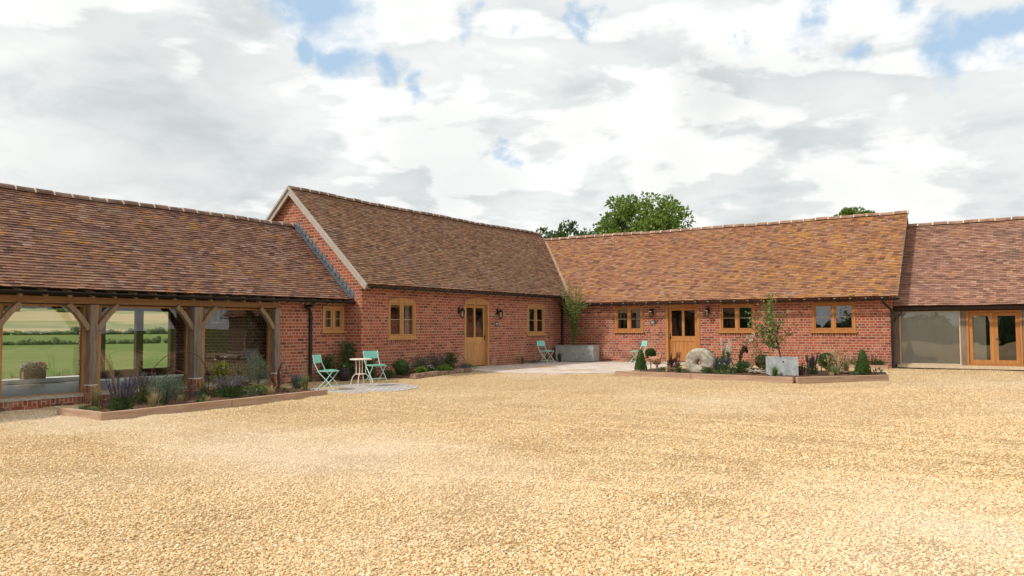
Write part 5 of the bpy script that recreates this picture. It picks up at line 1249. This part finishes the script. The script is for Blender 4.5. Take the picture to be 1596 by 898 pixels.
# ------------------------------------------------------------------ trees behind the roofs
def tree(label, base, h, cz, R_, clumps, per, leaf, seed, mat='tree', trunk=.32, spread=1., sub=True, low=-.35):
    r = random.Random(seed); t = thing('tree', label, 'tree', base); k = MB(); f = MB()
    fork = Vector((0, 0, cz - R_[2] * 1.25)); k.tube([(0, 0, -.3), (.1, 0, fork.z * .5), fork], [trunk, trunk * .8, trunk * .65], 10)
    for i in range(clumps):
        d = Vector((r.gauss(0, 1), r.gauss(0, 1), r.gauss(0, 1))).normalized()
        if d.z < low: d.z = low + r.random() * .3
        q = .45 + .52 * r.random() ** .6; c = Vector((d.x * R_[0] * q, d.y * R_[1] * q, cz + d.z * R_[2] * q)); s_ = min(R_) * r.uniform(.17, .30)
        f.cloud(c, (s_ * 1.25, s_ * 1.25, s_ * .85), per, leaf, leaf * .62, .35, .25, rnd=r)
        if i % 2 == 0:
            mid_ = fork.lerp(c, .5) + Vector((r.uniform(-.2, .2), r.uniform(-.2, .2), .15)); k.tube([fork, mid_, c], [trunk * .30, trunk * .16, .02], 6, False)
    f.build('crown', MT[mat], t); k.build('trunk', MT['bark'], t)
tree('large rounded bright green tree rising behind the long range ridge', (-7.6, 24.6, -.55), 11, 8.95, (3.4, 3.4, 2.15), 104, 84, .25, 15, low=-.6)
tree('darker sparse leafy tree top at the valley between the roofs', (-12.1, 21.8, -.55), 9, 7.75, (1.9, 2.1, 1.45), 44, 60, .25, 6, 'tree_d', .2)
tree('small dark green tree top showing over the right end of the long ridge', (5.1, 32.9, -.55), 9.6, 9.15, (1.25, 1.25, 1.1), 36, 90, .24, 7, 'tree', .2)
m = MB(); r = random.Random(77)
for i in range(70):
    q = (r.uniform(-85, -13), -66 + r.uniform(-6, 6), 0); s_ = r.uniform(2.6, 4.4); m.ball((q[0], q[1], s_ * .8 - .6), (s_, s_, s_ * r.uniform(.8, 1.25)), 9, 7, .18, r); m.cloud((q[0], q[1], s_ * .8), (s_ * 1.05, s_ * 1.05, s_ * 1.1), 70, .7, .5, .85, rnd=r)
for i in range(60):
    q = (r.uniform(-13, 34), -66 + r.uniform(-2, 2), 0); s_ = r.uniform(1.0, 1.5); m.ball((q[0], q[1], s_ * .7 - .6), (s_, s_, s_ * 1.2), 9, 7, .18, r); m.cloud((q[0], q[1], s_ * .7 - .3), (s_ * 1.05, s_ * 1.05, s_ * 1.2), 30, .4, .3, .85, rnd=r)
tag(m.build('far_woods', MT['tree_d'], loc=(-40, -66, 0)), kind='stuff')

# seedlings and self-sown weeds filling the soil of the beds
def seedlings(poly, n, label, group, cat, seed, mats):
    r = random.Random(seed); k = 0
    protos = []
    for q in range(4):
        m = MB()
        if q % 2: m.cloud((0, 0, .05), (.09, .09, .06), 70, .05, .028, .2, .5, rnd=r)
        else: m.blades((0, 0, -.01), 46, .17, .10, .010, .5, r)
        o = m.build('seedling', MT[mats[q % len(mats)]]); protos.append(o); tag(o, label, cat, group)
    while k < n:
        x, y = r.uniform(min(p[0] for p in poly), max(p[0] for p in poly)), r.uniform(min(p[1] for p in poly), max(p[1] for p in poly))
        if not inpoly(x, y, grow(poly, -.16)): continue
        o = protos[k] if k < 4 else protos[k % 4].copy()
        if k >= 4: COL.objects.link(o)
        o.location = at(x, y, .045); o.rotation_euler = (0, 0, r.uniform(0, 6)); o.scale = (r.uniform(.7, 1.5),) * 3; k += 1
seedlings(LBED, 30, 'low seedling or weed on the mulch of the barn bed', 'seedlings in the barn bed', 'seedling', 1, ['grassb', 'green', 'straw', 'greygreen'])
seedlings(RBED, 34, 'low seedling or weed on the mulch of the big range bed', 'seedlings in the range bed', 'seedling', 2, ['grassb', 'box', 'straw', 'greygreen'])
